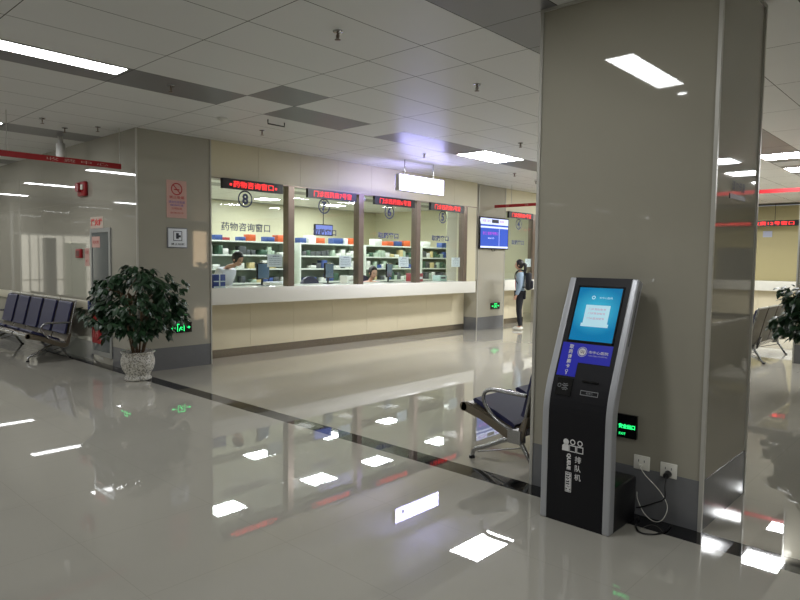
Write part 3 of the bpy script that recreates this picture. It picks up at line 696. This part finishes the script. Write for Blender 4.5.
t = empty('power_cable', (-1.375,3.88,.3), 'black power cable with round plug hanging from the socket by the corner', 'cable')
MB().tube([(-1.375,YP-.012,.305),(-1.375,YP-.05,.300)], [.022,.018], 12).build('plug', M_BLK, t)
MB().tube(curve_pts([(-1.375,YP-.045,.295),(-1.37,3.845,.24),(-1.365,3.825,.175),(-1.42,3.82,.135),(-1.50,3.835,.085),(-1.535,3.837,.07)]), .005, 6).build('lead', M_BLK, t)
t = empty('floor_cable', (-1.45,3.76,0), 'black cable lying in a curve on the floor behind the kiosk', 'cable')
MB().tube(curve_pts([(-1.52,3.845,.012),(-1.50,3.76,.006),(-1.46,3.67,.006),(-1.41,3.64,.006),(-1.355,3.68,.006),(-1.33,3.76,.006),(-1.335,3.86,.006)]), .005, 6).build('lead', M_BLK, t)

# ------------------------------------------------------------------ benches
def bench(label, n, legs, loc, rz, pitch=.62):
    t = empty('waiting_bench', loc, label, 'bench', 'steel waiting benches with navy pads', rz); t.scale = (1,.93,1.03)
    L = n*pitch
    def build(m, nm, mt, parent=t): return m.build(nm, mt, parent, False)
    build(MB().box((.04,.50,.235),(L-.04,.57,.29)), 'beam', M_STEEL)
    prof = [(.0,.385),(.008,.415),(.035,.432),(.08,.425),(.30,.355),(.48,.300),(.545,.292),(.575,.315),(.60,.37),(.66,.62),(.715,.82),(.735,.865)]
    def strip(a, b, P, th, mt_i=0):
        m = MB(); k = len(P); nn = []
        for i in range(k):
            d = Vector(P[min(i+1,k-1)])-Vector(P[max(i-1,0)]); nn.append(Vector((-d.y,d.x)).normalized())
        vs = []
        for p_, q_ in zip(P, nn):
            vs += [(a,p_[0],p_[1]),(b,p_[0],p_[1]),(b,p_[0]-q_.x*th,p_[1]-q_.y*th),(a,p_[0]-q_.x*th,p_[1]-q_.y*th)]
        fs = [(0,1,2,3),(4*k-1,4*k-2,4*k-3,4*k-4)]
        for i in range(k-1):
            for c_ in range(4): fs.append((4*i+(c_+1)%4, 4*i+c_, 4*i+4+c_, 4*i+4+(c_+1)%4))
        return m.add(vs, fs, 0, False)
    for i in range(n):
        a, b = i*pitch+.03, (i+1)*pitch-.03
        s = build(strip(a, b, prof[:8], .012), 'seat', M_SHELL)
        nose = MB().tube([(a,.012,.395),(b,.012,.395)], .026, 12); build(nose, 'seat_edge', M_STEEL, s)
        bk = build(strip(a, b, prof[7:], .012), 'backrest', mat('shaded_perforated_back', rgb(86,78,62), .45, metal=.2, noise=.25, nscale=140))  # perforated shell toned down: shadow on the rear put into its colour
        build(MB().tube([(a,.737,.872),(b,.737,.872)], .014, 10), 'top_rail', M_TRIM, bk)
        sp_ = [(.075,.455),(.10,.468),(.30,.40),(.47,.338),(.50,.318)]
        build(strip(a+.03, b-.03, sp_, .035), 'seat_pad', M_PAD)
        bp = [(.565,.40),(.58,.43),(.645,.68),(.69,.835),(.705,.855)]
        build(strip(a+.03, b-.03, [(y-.012,z) for y, z in bp], .028), 'back_pad', M_PAD)
    # brackets at ends and between seats
    for i in range(n+1):
        x = min(max(i*pitch, .02), L-.02)
        pts = [(-.01,.37),(.0,.425),(.035,.435),(.1,.41),(.3,.345),(.5,.285),(.57,.30),(.62,.40),(.655,.40),(.62,.27),(.60,.215),(.53,.20),(.45,.225),(.2,.32),(.05,.355)]
        if i in (0, n) or i % 2 == 1: build(MB().slab([(x-.012,y,z) for y, z in pts], (1,0,0), .024), 'seat_bracket', M_SHELL if i in (0,n) else M_STEEL)
        if i in (0, n):
            build(MB().tube([(x-.01,.012,.395),(x+.012,.012,.395)], .036, 16), 'end_cap', M_SHELL)
            arm = [(.56,.275),(.45,.30),(.34,.345),(.25,.42),(.215,.48),(.225,.53),(.27,.558),(.34,.565),(.50,.562),(.63,.56)]
            m = MB(); pp = curve_pts([(x,y,z) for y, z in arm])
            m.tube(pp, .0155, 8); build(m, 'armrest', M_STEEL)
        if i in (0, n):
            build(MB().tube([(x,.60,.28),(x,.665,.58),(x,.74,.875)], .013, 8), 'back_frame', M_STEEL)
    for x in legs:
        build(MB().box((x-.04,.48,.2),(x+.04,.6,.3)), 'leg_hub', M_STEEL)
        build(MB().tube([(x,.53,.235),(x,.40,.19),(x,.235,.115),(x,.15,.085),(x,.11,.06),(x,.10,.0)], [.022,.02,.017,.018,.018,.018], 8), 'leg', M_STEEL)
        build(MB().tube([(x,.56,.235),(x,.64,.13),(x,.735,.0)], [.022,.018,.016], 8), 'leg', M_STEEL)
        build(MB().tube([(x,.16,.06),(x,.60,.17)], .006, 6), 'leg_stay', M_STEEL)
        build(MB().tube([(x,.10,0),(x,.10,.02)], .026, 12).tube([(x,.735,0),(x,.735,.02)], .024, 12), 'foot', M_BLK)
    return t
bench('row of navy-padded steel waiting seats along the left tiled wall', 5, (.6,2.8), (-10.08-3.1,3.06,0), 0)
bench('steel waiting bench with navy seat pads beside the kiosk pillar', 3, (.45,1.83), (-3.08,4.08+1.86,0), -PI/2)
bench('dark bench backs beside the second pillar in the right background', 4, (.5,2.0), (-3.26,10.8+2.48,0), -PI/2)
bench('waiting bench mirrored faintly in the side of the kiosk pillar', 4, (.5,2.0), (.56,7.3,0), PI/2)

# ------------------------------------------------------------------ potted plants
def plant(x, y, seed, label, R=.62, zc=.98, rz=.48, n=620):
    rnd = random.Random(seed)
    t = empty('potted_plant', (x,y,0), label, 'plant', 'bushy plants in mosaic pots')
    M_POT = mat('white_mosaic_pot', rgb(196,192,180), .35)
    if 'mosaic' not in M_POT:
        M_POT['mosaic'] = 1; nt = M_POT.node_tree; b = nt.nodes['Principled BSDF']
        vo = nt.nodes.new('ShaderNodeTexVoronoi'); vo.inputs['Scale'].default_value = 75; tc = nt.nodes.new('ShaderNodeTexCoord'); nt.links.new(tc.outputs['Object'], vo.inputs['Vector'])
        cr = nt.nodes.new('ShaderNodeValToRGB'); cr.color_ramp.interpolation = 'CONSTANT'
        cr.color_ramp.elements[0].color = (*rgb(216,213,206),1); cr.color_ramp.elements[1].color = (*rgb(168,164,150),1); cr.color_ramp.elements[1].position = .62
        e = cr.color_ramp.elements.new(.85); e.color = (*rgb(128,128,120),1)
        sx = nt.nodes.new('ShaderNodeSeparateXYZ'); nt.links.new(vo.outputs['Color'], sx.inputs[0])
        nt.links.new(sx.outputs[0], cr.inputs[0]); nt.links.new(cr.outputs[0], b.inputs['Base Color'])
    pot = [(.001,0),(.15,0),(.165,.01),(.165,.03),(.145,.055),(.15,.08),(.185,.14),(.205,.21),(.205,.26),(.19,.315),(.185,.335),(.205,.352),(.212,.365),(.20,.37),(.178,.362),(.17,.32)]
    MB().lathe(pot, (x,y,0), 36).build('pot', M_POT, t)
    MB().lathe([(.001,.335),(.178,.33)], (x,y,0), 24).build('soil', M_SOIL, t)
    tips = []
    for i in range(7):
        a = 2*PI*i/7+rnd.uniform(-.3,.3); r = .06
        b0 = Vector((x+r*math.cos(a), y+r*math.sin(a), .33))
        a2 = a+rnd.uniform(-.4,.4); rr = rnd.uniform(.12,.28)*R/.62
        m = MB(); p1 = b0+Vector((rr*.35*math.cos(a2), rr*.35*math.sin(a2), .28)); p2 = Vector((x+rr*math.cos(a2), y+rr*math.sin(a2), rnd.uniform(.85,1.1)))
        m.tube(curve_pts([b0,p1,p2]), .0125, 7)
        for q_ in range(4):
            a3 = a2+rnd.uniform(-1.1,1.1); r3 = rr+rnd.uniform(.08,.28)
            p3 = Vector((x+r3*math.cos(a3), y+r3*math.sin(a3), p2.z+rnd.uniform(-.3,.28))); m.tube([p1.lerp(p2,.3+.2*q_), p2.lerp(p3,.4)*1.0, p3], .006, 5)
        m.build('stem', M_STEM, t)
    fo = MB()
    ntw = n//7
    for i in range(ntw):
        # each twig end carries a whorl of drooping leaves
        while True:
            d = Vector((rnd.gauss(0,1), rnd.gauss(0,1), rnd.gauss(0,1)))
            d.normalize(); k_ = rnd.uniform(.35,1)**.5
            d *= k_
            if d.z > -.8: break
        bump_ = 1+.14*math.sin(3*math.atan2(d.y,d.x)+seed)+.1*math.sin(7*d.z+seed)
        c = Vector((x+d.x*R*bump_, y+d.y*R*bump_, zc+d.z*rz*bump_ - .10*(d.x*d.x+d.y*d.y)))
        hd_ = math.atan2(d.y, d.x)
        for j in range(7):
            a = hd_+rnd.uniform(-1.5,1.5) if j < 5 else rnd.uniform(0,2*PI)
            L_ = rnd.uniform(.085,.14); W_ = L_*rnd.uniform(.24,.32); droop = rnd.uniform(.2,1.15)
            u = Vector((math.cos(a)*math.cos(droop), math.sin(a)*math.cos(droop), -math.sin(droop)))
            s_ = Vector((-math.sin(a), math.cos(a), rnd.uniform(-.35,.35))).normalized(); nn = u.cross(s_)
            b0 = c+u*.02+Vector((rnd.uniform(-.03,.03), rnd.uniform(-.03,.03), rnd.uniform(-.03,.03)))
            P = [b0, b0+u*L_*.3+s_*W_*.85, b0+u*L_*.62+s_*W_*.9-nn*-.004, b0+u*L_-nn*.0+Vector((0,0,-.012)), b0+u*L_*.62-s_*W_*.9, b0+u*L_*.3-s_*W_*.85, b0+u*L_*.5+nn*.010]
            if any(p_.y > 3.88 and p_.x < -8.38 for p_ in P): continue
            fo.add(P, [(0,1,6),(1,2,6),(2,3,6),(3,4,6),(4,5,6),(5,0,6)], 0, True)
    fo.build('foliage', M_LEAF, t)
    return t
plant(-7.98, 3.70, 3, 'bushy dark green plant in a white mosaic pot at the tiled corner', .62, 1.0, .46, 1600)
plant(-1.38, 9.3, 11, 'bushy green plant partly cut off at the right picture edge', .58, 1.10, .46, 2300)

# ------------------------------------------------------------------ people (skin-modifier figures)
def skin(name, V, E, Rr, mt, parent, sub=2):
    me = bpy.data.meshes.new(name); me.from_pydata([Vector(v) for v in V], E, []); o = bpy.data.objects.new(name, me); C.objects.link(o)
    md = o.modifiers.new('s', 'SKIN'); md.use_smooth_shade = True
    lay = me.skin_vertices[0] if me.skin_vertices else None
    if lay is None:
        me.attributes; 
    for i, r_ in enumerate(Rr): me.skin_vertices[0].data[i].radius = (r_, r_) if not isinstance(r_, tuple) else r_
    me.skin_vertices[0].data[0].use_root = True
    o.modifiers.new('u', 'SUBSURF').levels = sub; o.modifiers['u'].render_levels = sub
    dg = bpy.context.evaluated_depsgraph_get(); nm = bpy.data.meshes.new_from_object(o.evaluated_get(dg))
    bpy.data.objects.remove(o); nm.materials.clear(); nm.materials.append(mt)
    for p_ in nm.polygons: p_.use_smooth = True
    q = bpy.data.objects.new(name, nm); C.objects.link(q); q.parent = parent; return q
def person(loc, rz, label, H_=1.6, lean=0, sit=False, top=M_LBLUE, trousers=M_BLKC, shoes=M_WHITE, coat_len=.0, arms='down', head_dn=0, ponytail=False, shirt=None, head_turn=0):
    """local frame: faces -Y; x right"""
    t = empty('person', loc, label, 'person', None, rz); k = H_/1.6
    hip = .50*0+ (.86 if not sit else .52)
    J = {}
    def T(x, y, z): # torso lean about the hip
        dz = z-hip; return (x*k, (y-math.sin(lean)*dz)*k, (hip+math.cos(lean)*dz)*k)
    J['pel'] = T(0,0,hip); J['bel'] = T(0,0,hip+.12); J['che'] = T(0,.0,hip+.34); J['sh'] = T(0,.005,hip+.47); J['col'] = T(0,-.002,hip+.495); J['neck'] = T(0,-.008,hip+.53)
    J['hd0'] = T(0,-.02-head_dn*.3,hip+.575-head_dn*.02)
    for s, n in ((-1,'l'),(1,'r')):
        J['hp'+n] = T(.085*s,0,hip-.02)
        if sit: J['kn'+n] = (.10*s*k,-.42*k,.50*k); J['an'+n] = (.10*s*k,-.42*k,.09*k)
        else: J['kn'+n] = ((.075+.0*s)*s*k,-.02*k,.46*k); J['an'+n] = (.07*s*k,.02*k,.08*k)
        J['to'+n] = (J['an'+n][0],J['an'+n][1]-.13*k,.035*k)
        J['so'+n] = T(.165*s,.0,hip+.455)
        if arms == 'down': J['el'+n] = T(.215*s,.03,hip+.20); J['wr'+n] = T(.20*s,-.06,hip-.03)
        else: J['el'+n] = T(.22*s,-.06,hip+.22); J['wr'+n] = T(.12*s,-.30,hip+.22)
    names = list(J); V = [J[n] for n in names]; ix = {n:i for i, n in enumerate(names)}
    R_ = {'pel':(.115,.095),'bel':(.10,.085),'che':(.125,.09),'sh':(.10,.07),'col':(.062,.052),'neck':.042,'hd0':.045}
    for n in 'lr': R_.update({'hp'+n:.085,'kn'+n:.052,'an'+n:.033,'to'+n:.03,'so'+n:.05,'el'+n:.036,'wr'+n:.024})
    Eg = [('pel','bel'),('bel','che'),('che','sh'),('sh','col'),('col','neck'),('neck','hd0')]
    for n in 'lr': Eg += [('pel','hp'+n),('hp'+n,'kn'+n),('kn'+n,'an'+n),('an'+n,'to'+n),('sh','so'+n),('so'+n,'el'+n),('el'+n,'wr'+n)]
    sc_ = lambda r_, f=1, a=0: tuple((q_*f+a)*k for q_ in r_) if isinstance(r_, tuple) else (r_*f+a)*k
    # hands: palm and five short finger chains
    def sub(nm, keep, mt, f=1, a=0, extra=None):
        ids = [n for n in names if n in keep]; mp = {n:i for i, n in enumerate(ids)}
        EE = [(mp[p_], mp[q_]) for p_, q_ in Eg if p_ in mp and q_ in mp]
        VV = [J[n] for n in ids]; RR = [sc_(R_[n], f, a) for n in ids]
        if extra: extra(VV, EE, RR, mp)
        return skin(nm, VV, EE, RR, mt, t)
    def hands(VV, EE, RR, mp):
        for n, s in (('l',-1),('r',1)):
            w_ = Vector(VV[mp['wr'+n]]); e_ = Vector(VV[mp['el'+n]]); d = (w_-e_).normalized(); sd = Vector((0,1,0)) if abs(d.y) < .7 else Vector((1,0,0))*-s
            sd = (sd-d*sd.dot(d)).normalized(); pm = w_+d*.05*k; VV.append(pm); RR.append((.030*k,.016*k)); ip = len(VV)-1; EE.append((mp['wr'+n], ip))
            for q_, (o_, l_) in enumerate(((-.024,.060),(-.008,.07),(.008,.066),(.022,.052))):
                a1 = pm+d*.035*k+sd*o_*k; a2 = a1+d*l_*.55*k; 
                VV += [a1, a2+Vector((0,-.008,0))*k]; RR += [.008*k,.0065*k]; EE += [(ip,len(VV)-2),(len(VV)-2,len(VV)-1)]
            th = pm-d*.01*k-sd*.034*k; VV += [th, th+d*.035*k-sd*.008*k]; RR += [.009*k,.007*k]; EE += [(ip,len(VV)-2),(len(VV)-2,len(VV)-1)]
    sub('body', set(names), M_SKIN, .90, 0, hands)
    sub('top', {'pel','bel','che','sh','col','sol','sor','ell','elr','wrl','wrr'}, top, 1.06, .020)
    sub('trousers', {'pel','hpl','hpr','knl','knr','anl','anr'}, trousers, 1.0, .009)
    for n in 'lr':
        a_ = Vector(J['an'+n]); m = MB().ell((a_.x,a_.y-.055*k,.04*k), (.045*k,.125*k,.042*k), 14, 8); m.build('shoe', shoes, t, False)
    # head with face
    hc = Vector(J['hd0'])+Vector((0,-.015-head_dn*.05,.105*math.cos(head_dn)))*k
    M3 = Matrix.Rotation(head_turn, 4, 'Z') @ Matrix.Rotation(head_dn, 4, 'X')
    def hv(m, nm, mt):
        m.v = [tuple(hc+(M3 @ Vector(v))*k) for v in m.v]; return m.build(nm, mt, t, False)
    h = MB().ell((0,0,0), (.074,.092,.112), 20, 14)
    h.v = [(v[0]*(1-.25*max(0,-v[2]/.112)), v[1]+(-.012 if v[2] < -.03 else 0), v[2]) for v in h.v]
    h.add([(0,-.088,.02),(-.014,-.088,-.028),(.014,-.088,-.028),(0,-.118,-.022)], [(0,1,3),(0,3,2),(1,2,3)], 0)
    h.ell((-.074,.005,-.01),(.010,.018,.03),8,6).ell((.074,.005,-.01),(.010,.018,.03),8,6)
    hv(h, 'head', M_SKIN)
    e = MB().ell((-.03,-.082,.005),(.013,.008,.007),8,6).ell((.03,-.082,.005),(.013,.008,.007),8,6); hv(e, 'eyes', M_INK)
    hv(MB().ell((0,-.09,-.058),(.022,.008,.007),8,6), 'mouth', mat('lips', rgb(170,95,90), .5))
    hr = MB().ell((0,.012,.022),(.086,.098,.112),20,14)
    hr.v = [(v[0], (max(v[1],-.052) if v[2] < .06 else v[1]), v[2]) for v in hr.v]
    if ponytail: hr.tube([(0,.10,.04),(0,.145,.0),(.0,.15,-.10),(0,.125,-.22),(0,.12,-.28)], [.03,.042,.04,.03,.01], 10)
    hv(hr, 'hair', M_HAIR)
    if shirt: MB().ell((0,(-.062)*k,(hip+.24)*k),(.07*k,.062*k,.24*k),14,10).build('shirt', shirt, t, False)
    return t
wr = -math.atan2(.9, .42)   # faces the counter and a little towards the left
W = (-7.9,12.60,0)
person(W, wr, 'woman in light blue jacket and black trousers standing at window four', 1.55, ponytail=True, shirt=M_PNKT, head_turn=-.1)
# backpack
t = empty('backpack', (W[0],W[1],.9), 'small dark backpack worn by the standing woman', 'bag', None, wr)
MB().bbox((-.125,.115,.02),(.125,.25,.42),.05).build('main_bag', M_BLKC, t, False)
MB().bbox((-.09,.23,.05),(.09,.29,.24),.03).build('front_pocket', M_BLKC, t, False)
for s in (-1, 1): MB().tube(curve_pts([(s*.09,.13,.40),(s*.10,.02,.475),(s*.10,-.09,.42),(s*.12,-.105,.28),(s*.125,.0,.12),(s*.10,.13,.08)]), .011, 6).build('strap', M_BLKC, t, False)
person((-9.72,5.95,0), PI*.62, 'pharmacist in a white coat bending over behind window eight', 1.66, lean=.30, top=M_COAT, arms='down', head_dn=.45)
person((-9.78,9.62,0), PI*.42, 'seated staff member in pale mauve top behind window six', 1.74, lean=.05, sit=True, top=M_MAUVE, arms='fwd', head_dn=.2)

# office chairs behind the counter
def office_chair(loc, rz, label):
    t = empty('office_chair', loc, label, 'chair', 'office chairs in the pharmacy', rz)
    MB().bbox((-.24,-.24,.44),(.24,.24,.50),.03).build('seat', M_PAD, t, False)
    m = MB(); 
    n = 14; P = [(-.22,.60)]+[(-.22*math.cos(PI*i/n), 1.04+.2*math.sin(PI*i/n)) for i in range(n+1)]+[(.22,.60)]
    m.slab([(x,.22,z) for x, z in P], (0,1,0), .06).build('backrest', M_PAD, t, False)
    MB().tube([(0,.25,.64),(0,.3,.5),(0,.2,.42)], .018, 8).build('back_support', M_BLK, t, False)
    MB().tube([(0,0,.44),(0,0,.08)], .025, 10).build('column', M_STEEL, t, False)
    for i in range(5):
        a = 2*PI*i/5; MB().tube([(0,0,.09),(.27*math.cos(a),.27*math.sin(a),.06)], [.022,.014], 6).ell((.27*math.cos(a),.27*math.sin(a),.028),(.028,.028,.028),8,6).build('base_arm', M_BLK, t, False)
office_chair((-9.75,7.75,0), -PI/2, 'dark navy office chair whose rounded back shows behind window seven')
office_chair((-9.86,9.60,0), PI*.42+PI*0, 'office chair under the seated staff member behind window six')

# things on and behind the counter
def monitor(y, x, rz, label):
    t = empty('computer_monitor', (x,y,1.12), label, 'monitor', 'computer monitors on the pharmacy counter', rz)
    MB().bbox((-.22,-.015,.10),(.22,.015,.38),.008).build('housing', M_BLKG, t, False)
    MB().box((-.20,-.0165,.12),(.20,-.015,.36)).build('screen', mat('dim_monitor_screen', rgb(70,90,110), .2, emit=rgb(70,90,110), es=.3), t, False)
    MB().tube([(0,.01,.12),(0,.02,.01)], .018, 8).bbox((-.09,-.06,0),(.09,.08,.012),.004).build('stand', M_BLK, t, False)
for y, l in ((6.3,'dark computer monitor on the counter behind window eight'), (7.75,'dark computer monitor on the counter behind window seven'), (9.35,'dark computer monitor on the counter behind window six')):
    monitor(y, -8.95, PI*.5+.5, l)
t = empty('tissue_box', (-8.6,5.22,1.12), 'blue and white patterned box at the left end of the counter', 'box')
tb = MB().bbox((-8.68,5.12,1.12),(-8.52,5.32,1.32),.006)
tb.build('carton', mat('blue_box', rgb(66,78,150), .5), t)
MB().box((-8.52,5.21,1.12),(-8.517,5.23,1.32)).box((-8.52,5.12,1.21),(-8.517,5.32,1.225)).box((-8.52,5.12,1.12),(-8.517,5.32,1.145)).build('white_pattern', M_PAPER, t)
for y, l in ((6.2,'white notice sheet taped inside window eight'), (7.73,'white notice sheet taped inside window seven'), (9.27,'white notice sheet taped inside window six'), (10.93,'white notice sheet taped inside window five'), (14.0,'white notice sheet taped inside window four')):
    xg = -8.481 if y < 12 else -8.566
    t = empty('notice_sheet', (xg,y,1.44), l, 'notice', 'white notice sheets on the service windows')
    MB().box((xg-.002,y-.145,1.435),(xg+.002,y+.145,1.635)).build('sheet', M_PAPER, t)
    m = MB().text('温馨提示', (xg+.0024,y+.02,1.605), Y_, Z_, .022, w=.14, bold=.01)
    for q_ in range(4): m.text('取药时请核对姓名', (xg+.0024,y,1.57-q_*.032), Y_, Z_, .015, w=.22)
    m.build('lettering', M_INKB, t)
def small(name, a, b, m, label, cat, r=.006): 
    t = empty(name, ((a[0]+b[0])/2,(a[1]+b[1])/2,a[2]), label, cat)
    MB().bbox(a, b, r).build('body', m, t); return t
t = small('paper_tray', (-9.2,6.45,1.12), (-8.95,6.8,1.16), M_WHITE, 'low white paper tray on the counter at the first mullion', 'tray'); MB().box((-9.18,6.47,1.16),(-8.97,6.78,1.17)).build('paper_stack', M_PAPER, t)
t = small('label_printer', (-9.15,8.2,1.12), (-8.95,8.45,1.26), M_WHITE, 'small white label printer on the counter between windows seven and six', 'printer'); MB().box((-8.95,8.25,1.17),(-8.948,8.4,1.18)).build('paper_slot', M_BLK, t)
t = small('red_carton', (-9.15,10.08,1.12), (-8.9,10.35,1.29), mat('red_carton', rgb(150,50,60), .5), 'red carton on the counter behind window five', 'box'); MB().box((-8.9,10.1,1.17),(-8.898,10.33,1.22)).build('pale_label', M_PAPER, t)
t = small('card_machine', (-9.05,10.85,1.12), (-8.85,11.1,1.24), mat('pale_teal_plastic', rgb(160,185,180), .4), 'pale teal device on the counter at the end of window five', 'device'); MB().box((-8.85,10.9,1.17),(-8.848,11.05,1.21)).build('screen', M_INK, t)
# hanging blue display inside the pharmacy
t = empty('queue_display', (-10.4,8.9,2.2), 'blue lit display hanging inside the pharmacy, seen through window seven', 'screen')
MB().bbox((-10.45,8.62,2.06),(-10.4,9.12,2.3),.008).build('housing', M_BLKG, t)
MB().box((-10.4,8.64,2.08),(-10.397,9.10,2.28)).build('screen', mat('blue_white_screen', rgb(90,110,210), .3, emit=rgb(140,150,225), es=.8), t)
MB().tube([(-10.43,8.87,2.3),(-10.43,8.87,H)], .012, 8).build('hanging_rod', M_STEEL, t)

# shelving and cartons
ZS = [.12, .42, .74, 1.05, 1.35, 1.64, 1.93]
def shelf_unit(y0, y1, label):
    t = empty('shelving_unit', (-11.7,(y0+y1)/2,0), label, 'shelf', 'white medicine shelving units in the pharmacy')
    MB().box((-11.90,y0,0),(-11.5,y0+.035,1.93)).build('side_panel', M_SHELF, t); MB().box((-11.90,y1-.035,0),(-11.5,y1,1.93)).build('side_panel', M_SHELF, t)
    MB().box((-11.91,y0,0),(-11.895,y1,1.93)).build('back_panel', M_SHELFB, t)
    for z in ZS: MB().box((-11.89,y0+.036,z-.03),(-11.5,y1-.036,z)).build('shelf', M_SHELF, t)
UN = [(6.55,8.85,'behind window eight'),(9.1,11.0,'behind window seven'),(11.15,13.1,'behind window six'),(13.3,15.3,'behind window five')]
for y0, y1, w_ in UN: shelf_unit(y0, y1, 'white open shelving unit stocked with medicine '+w_)
CB = {}
COL = {'white':rgb(220,222,215), 'pale green':rgb(172,190,170), 'blue':rgb(58,82,140), 'orange':rgb(205,95,50), 'dark grey':rgb(80,84,86), 'cream':rgb(206,190,140), 'dark green':rgb(62,92,74), 'red':rgb(165,55,55)}
def carton(col, y, z, dy, dz, dx, where):
    if col not in CB:
        m = MB().bbox((-.5,-.5,0),(.5,.5,1),.03); o = m.build('medicine_carton', mat('carton_'+col.replace(' ','_'), COL[col], .5, noise=.1, nscale=3)); CB[col] = o; first = o
    else:
        first = CB[col].copy(); C.objects.link(first)
    first.location = (-11.5-dx/2-.02, y, z+.0015); first.scale = (dx, dy, dz); first.rotation_euler = (0,0,0)
    tag(first, '%s medicine carton %s' % (col, where), 'box', '%s cartons %s' % (col, where))
rc = random.Random(5)
SHN = {1.64:'on the upper shelf', 1.35:'on the middle shelf', 1.05:'on the lower shelf'}
for y0, y1, w_ in UN:
    for z in (1.64, 1.35, 1.05):
        y = y0+.08
        while y < y1-.2:
            dy = rc.uniform(.07,.17); dz = rc.uniform(.06,.19); col = rc.choice(['white','white','white','pale green','dark grey','cream','dark green','pale green','blue','dark grey'])
            if y+dy > y1-.06: break
            if rc.random() < .72: carton(col, y+dy/2, z, dy*.94, dz, rc.uniform(.12,.25), SHN[z]+' of the unit '+w_)
            y += dy+rc.choice([0,.01,.03])
# cartons on top of the units, read off the photograph
for y0_, y1_, h_, col, w_ in ((6.96,7.13,.09,'blue','behind window eight'),(7.2,7.3,.05,'red','behind window eight'),(7.55,7.68,.07,'blue','behind window eight'),(7.76,7.93,.12,'orange','behind window eight'),(8.2,8.42,.09,'blue','behind window eight'),(8.5,8.66,.13,'orange','behind window eight'),
   (9.12,9.3,.1,'blue','behind window seven'),(9.36,9.58,.15,'white','behind window seven'),(9.66,9.85,.11,'orange','behind window seven'),(10.12,10.42,.12,'blue','behind window seven'),(10.48,10.58,.12,'white','behind window seven'),(10.65,10.8,.13,'orange','behind window seven'),
   (11.5,11.76,.14,'white','behind window six'),(11.95,12.2,.1,'orange','behind window six'),(12.28,12.52,.11,'blue','behind window six'),(12.6,12.85,.13,'orange','behind window six'),
   (13.4,13.7,.13,'white','behind window five'),(14.2,14.5,.12,'blue','behind window five')):
    carton(col, (y0_+y1_)/2, 1.93, y1_-y0_, h_*1.15, .2, 'on top of the unit '+w_)

# ------------------------------------------------------------------ far registration room
t = empty('service_counter', (0,20.9,0), 'white-topped counter before the yellow wall of the far room', 'counter')
fb = MB().box((-7.0,20.78,0),(X1-.1,21.15,.82),1)
xx = [-7.0+1.02*i for i in range(19)]
for a, b in zip(xx, xx[1:]): fb.box((a+.002,20.76,.1),(b-.002,20.78,.82),0)
fb.build('front_panel', [M_PANEL, M_GAP], t)
MB().bbox((-7.0,20.5,.82),(X1-.1,21.19,1.1),.006).build('counter_top', M_WHITE, t)
small('wall_notice', (-5.02,21.188,2.37), (-4.78,21.199,2.55), mat('pale_blue_paper', rgb(190,195,220), .6), 'small pale blue notice on the yellow wall below the LED sign', 'notice', .001)
d = MB().box((2.9,21.19,1.1),(3.9,21.199,2.05)); tag(d.build('window_7', mat('grey_hatch', rgb(120,122,120), .3)), kind='structure')

# glazed entrance in the west end wall, mirrored in the left tiled wall
t = empty('window_8', (X0,.3,0), kind='structure')
M_DAY2 = mat('hazy_daylight_pane', rgb(235, 232, 215), .3, emit=rgb(235, 230, 215), es=.8)
MB().box((X0,-1.0,.05),(X0+.01,1.27,2.2)).build('window_pane', M_DAY2, t)
f = MB()
for y0, y1, z0, z1 in ((-1.06,-1.0,0,2.26),(-1.06,1.6,2.2,2.26),(1.0,1.05,0,2.2),(.75,.79,0,2.2),(-.0,.05,0,2.2),(-1.0,1.27,.78,.82)): f.box((X0,y0,z0),(X0+.04,y1,z1))
f.build('window_frame', M_WHITE, t)
MB().box((X0+.01,-.66,0),(X0+.06,-.02,1.98)).build('door_leaf', mat('pale_green_door', rgb(205,212,190), .4, emit=None), t)
MB().box((X0+.02,.34,0),(X0+.3,.65,2.12)).build('grey_post', M_GREYG, t)
MB().box((X0,1.25,0),(X0+.05,1.30,H)).box((X0,1.47,0),(X0+.05,1.54,H)).build('pale_trim', M_WHITE, t)
# doors along the far side behind the viewer, which the tiled wall mirrors
for i, (x0, x1, z1, m) in enumerate(((-16.6,-15.1,2.2,M_WHITE),(-6,-4.2,2.2,M_WHITE))):
    t = empty('door_%d' % (i+1), ((x0+x1)/2,Y0,0), kind='structure')
    MB().box((x0,Y0,0),(x1,Y0+.03,z1)).build('door_leaf', m, t)
    f = MB().box((x0-.06,Y0,0),(x0,Y0+.05,z1+.06)).box((x1,Y0,0),(x1+.06,Y0+.05,z1+.06)).box((x0,Y0,z1),(x1,Y0+.05,z1+.06)); f.build('door_frame', M_ALU, t)
    MB().box((x1-.12,Y0+.03,1.0),(x1-.09,Y0+.07,1.12)).build('door_handle', M_STEEL, t)

# ------------------------------------------------------------------ world, view
wd = bpy.data.worlds.new('world'); bpy.context.scene.world = wd; wd.use_nodes = True
wd.node_tree.nodes['Background'].inputs[0].default_value = (.7,.75,.8,1); wd.node_tree.nodes['Background'].inputs[1].default_value = .4
s = bpy.context.scene
s.view_settings.view_transform = 'Standard'; s.view_settings.look = 'None'; s.view_settings.gamma = 1; s.view_settings.exposure = 0.2
s.cycles.use_denoising = True; s.cycles.max_bounces = 10; s.cycles.diffuse_bounces = 5; s.cycles.glossy_bounces = 6; s.cycles.transparent_max_bounces = 12
s.cycles.caustics_reflective = False; s.cycles.caustics_refractive = False; s.cycles.sample_clamp_indirect = 6
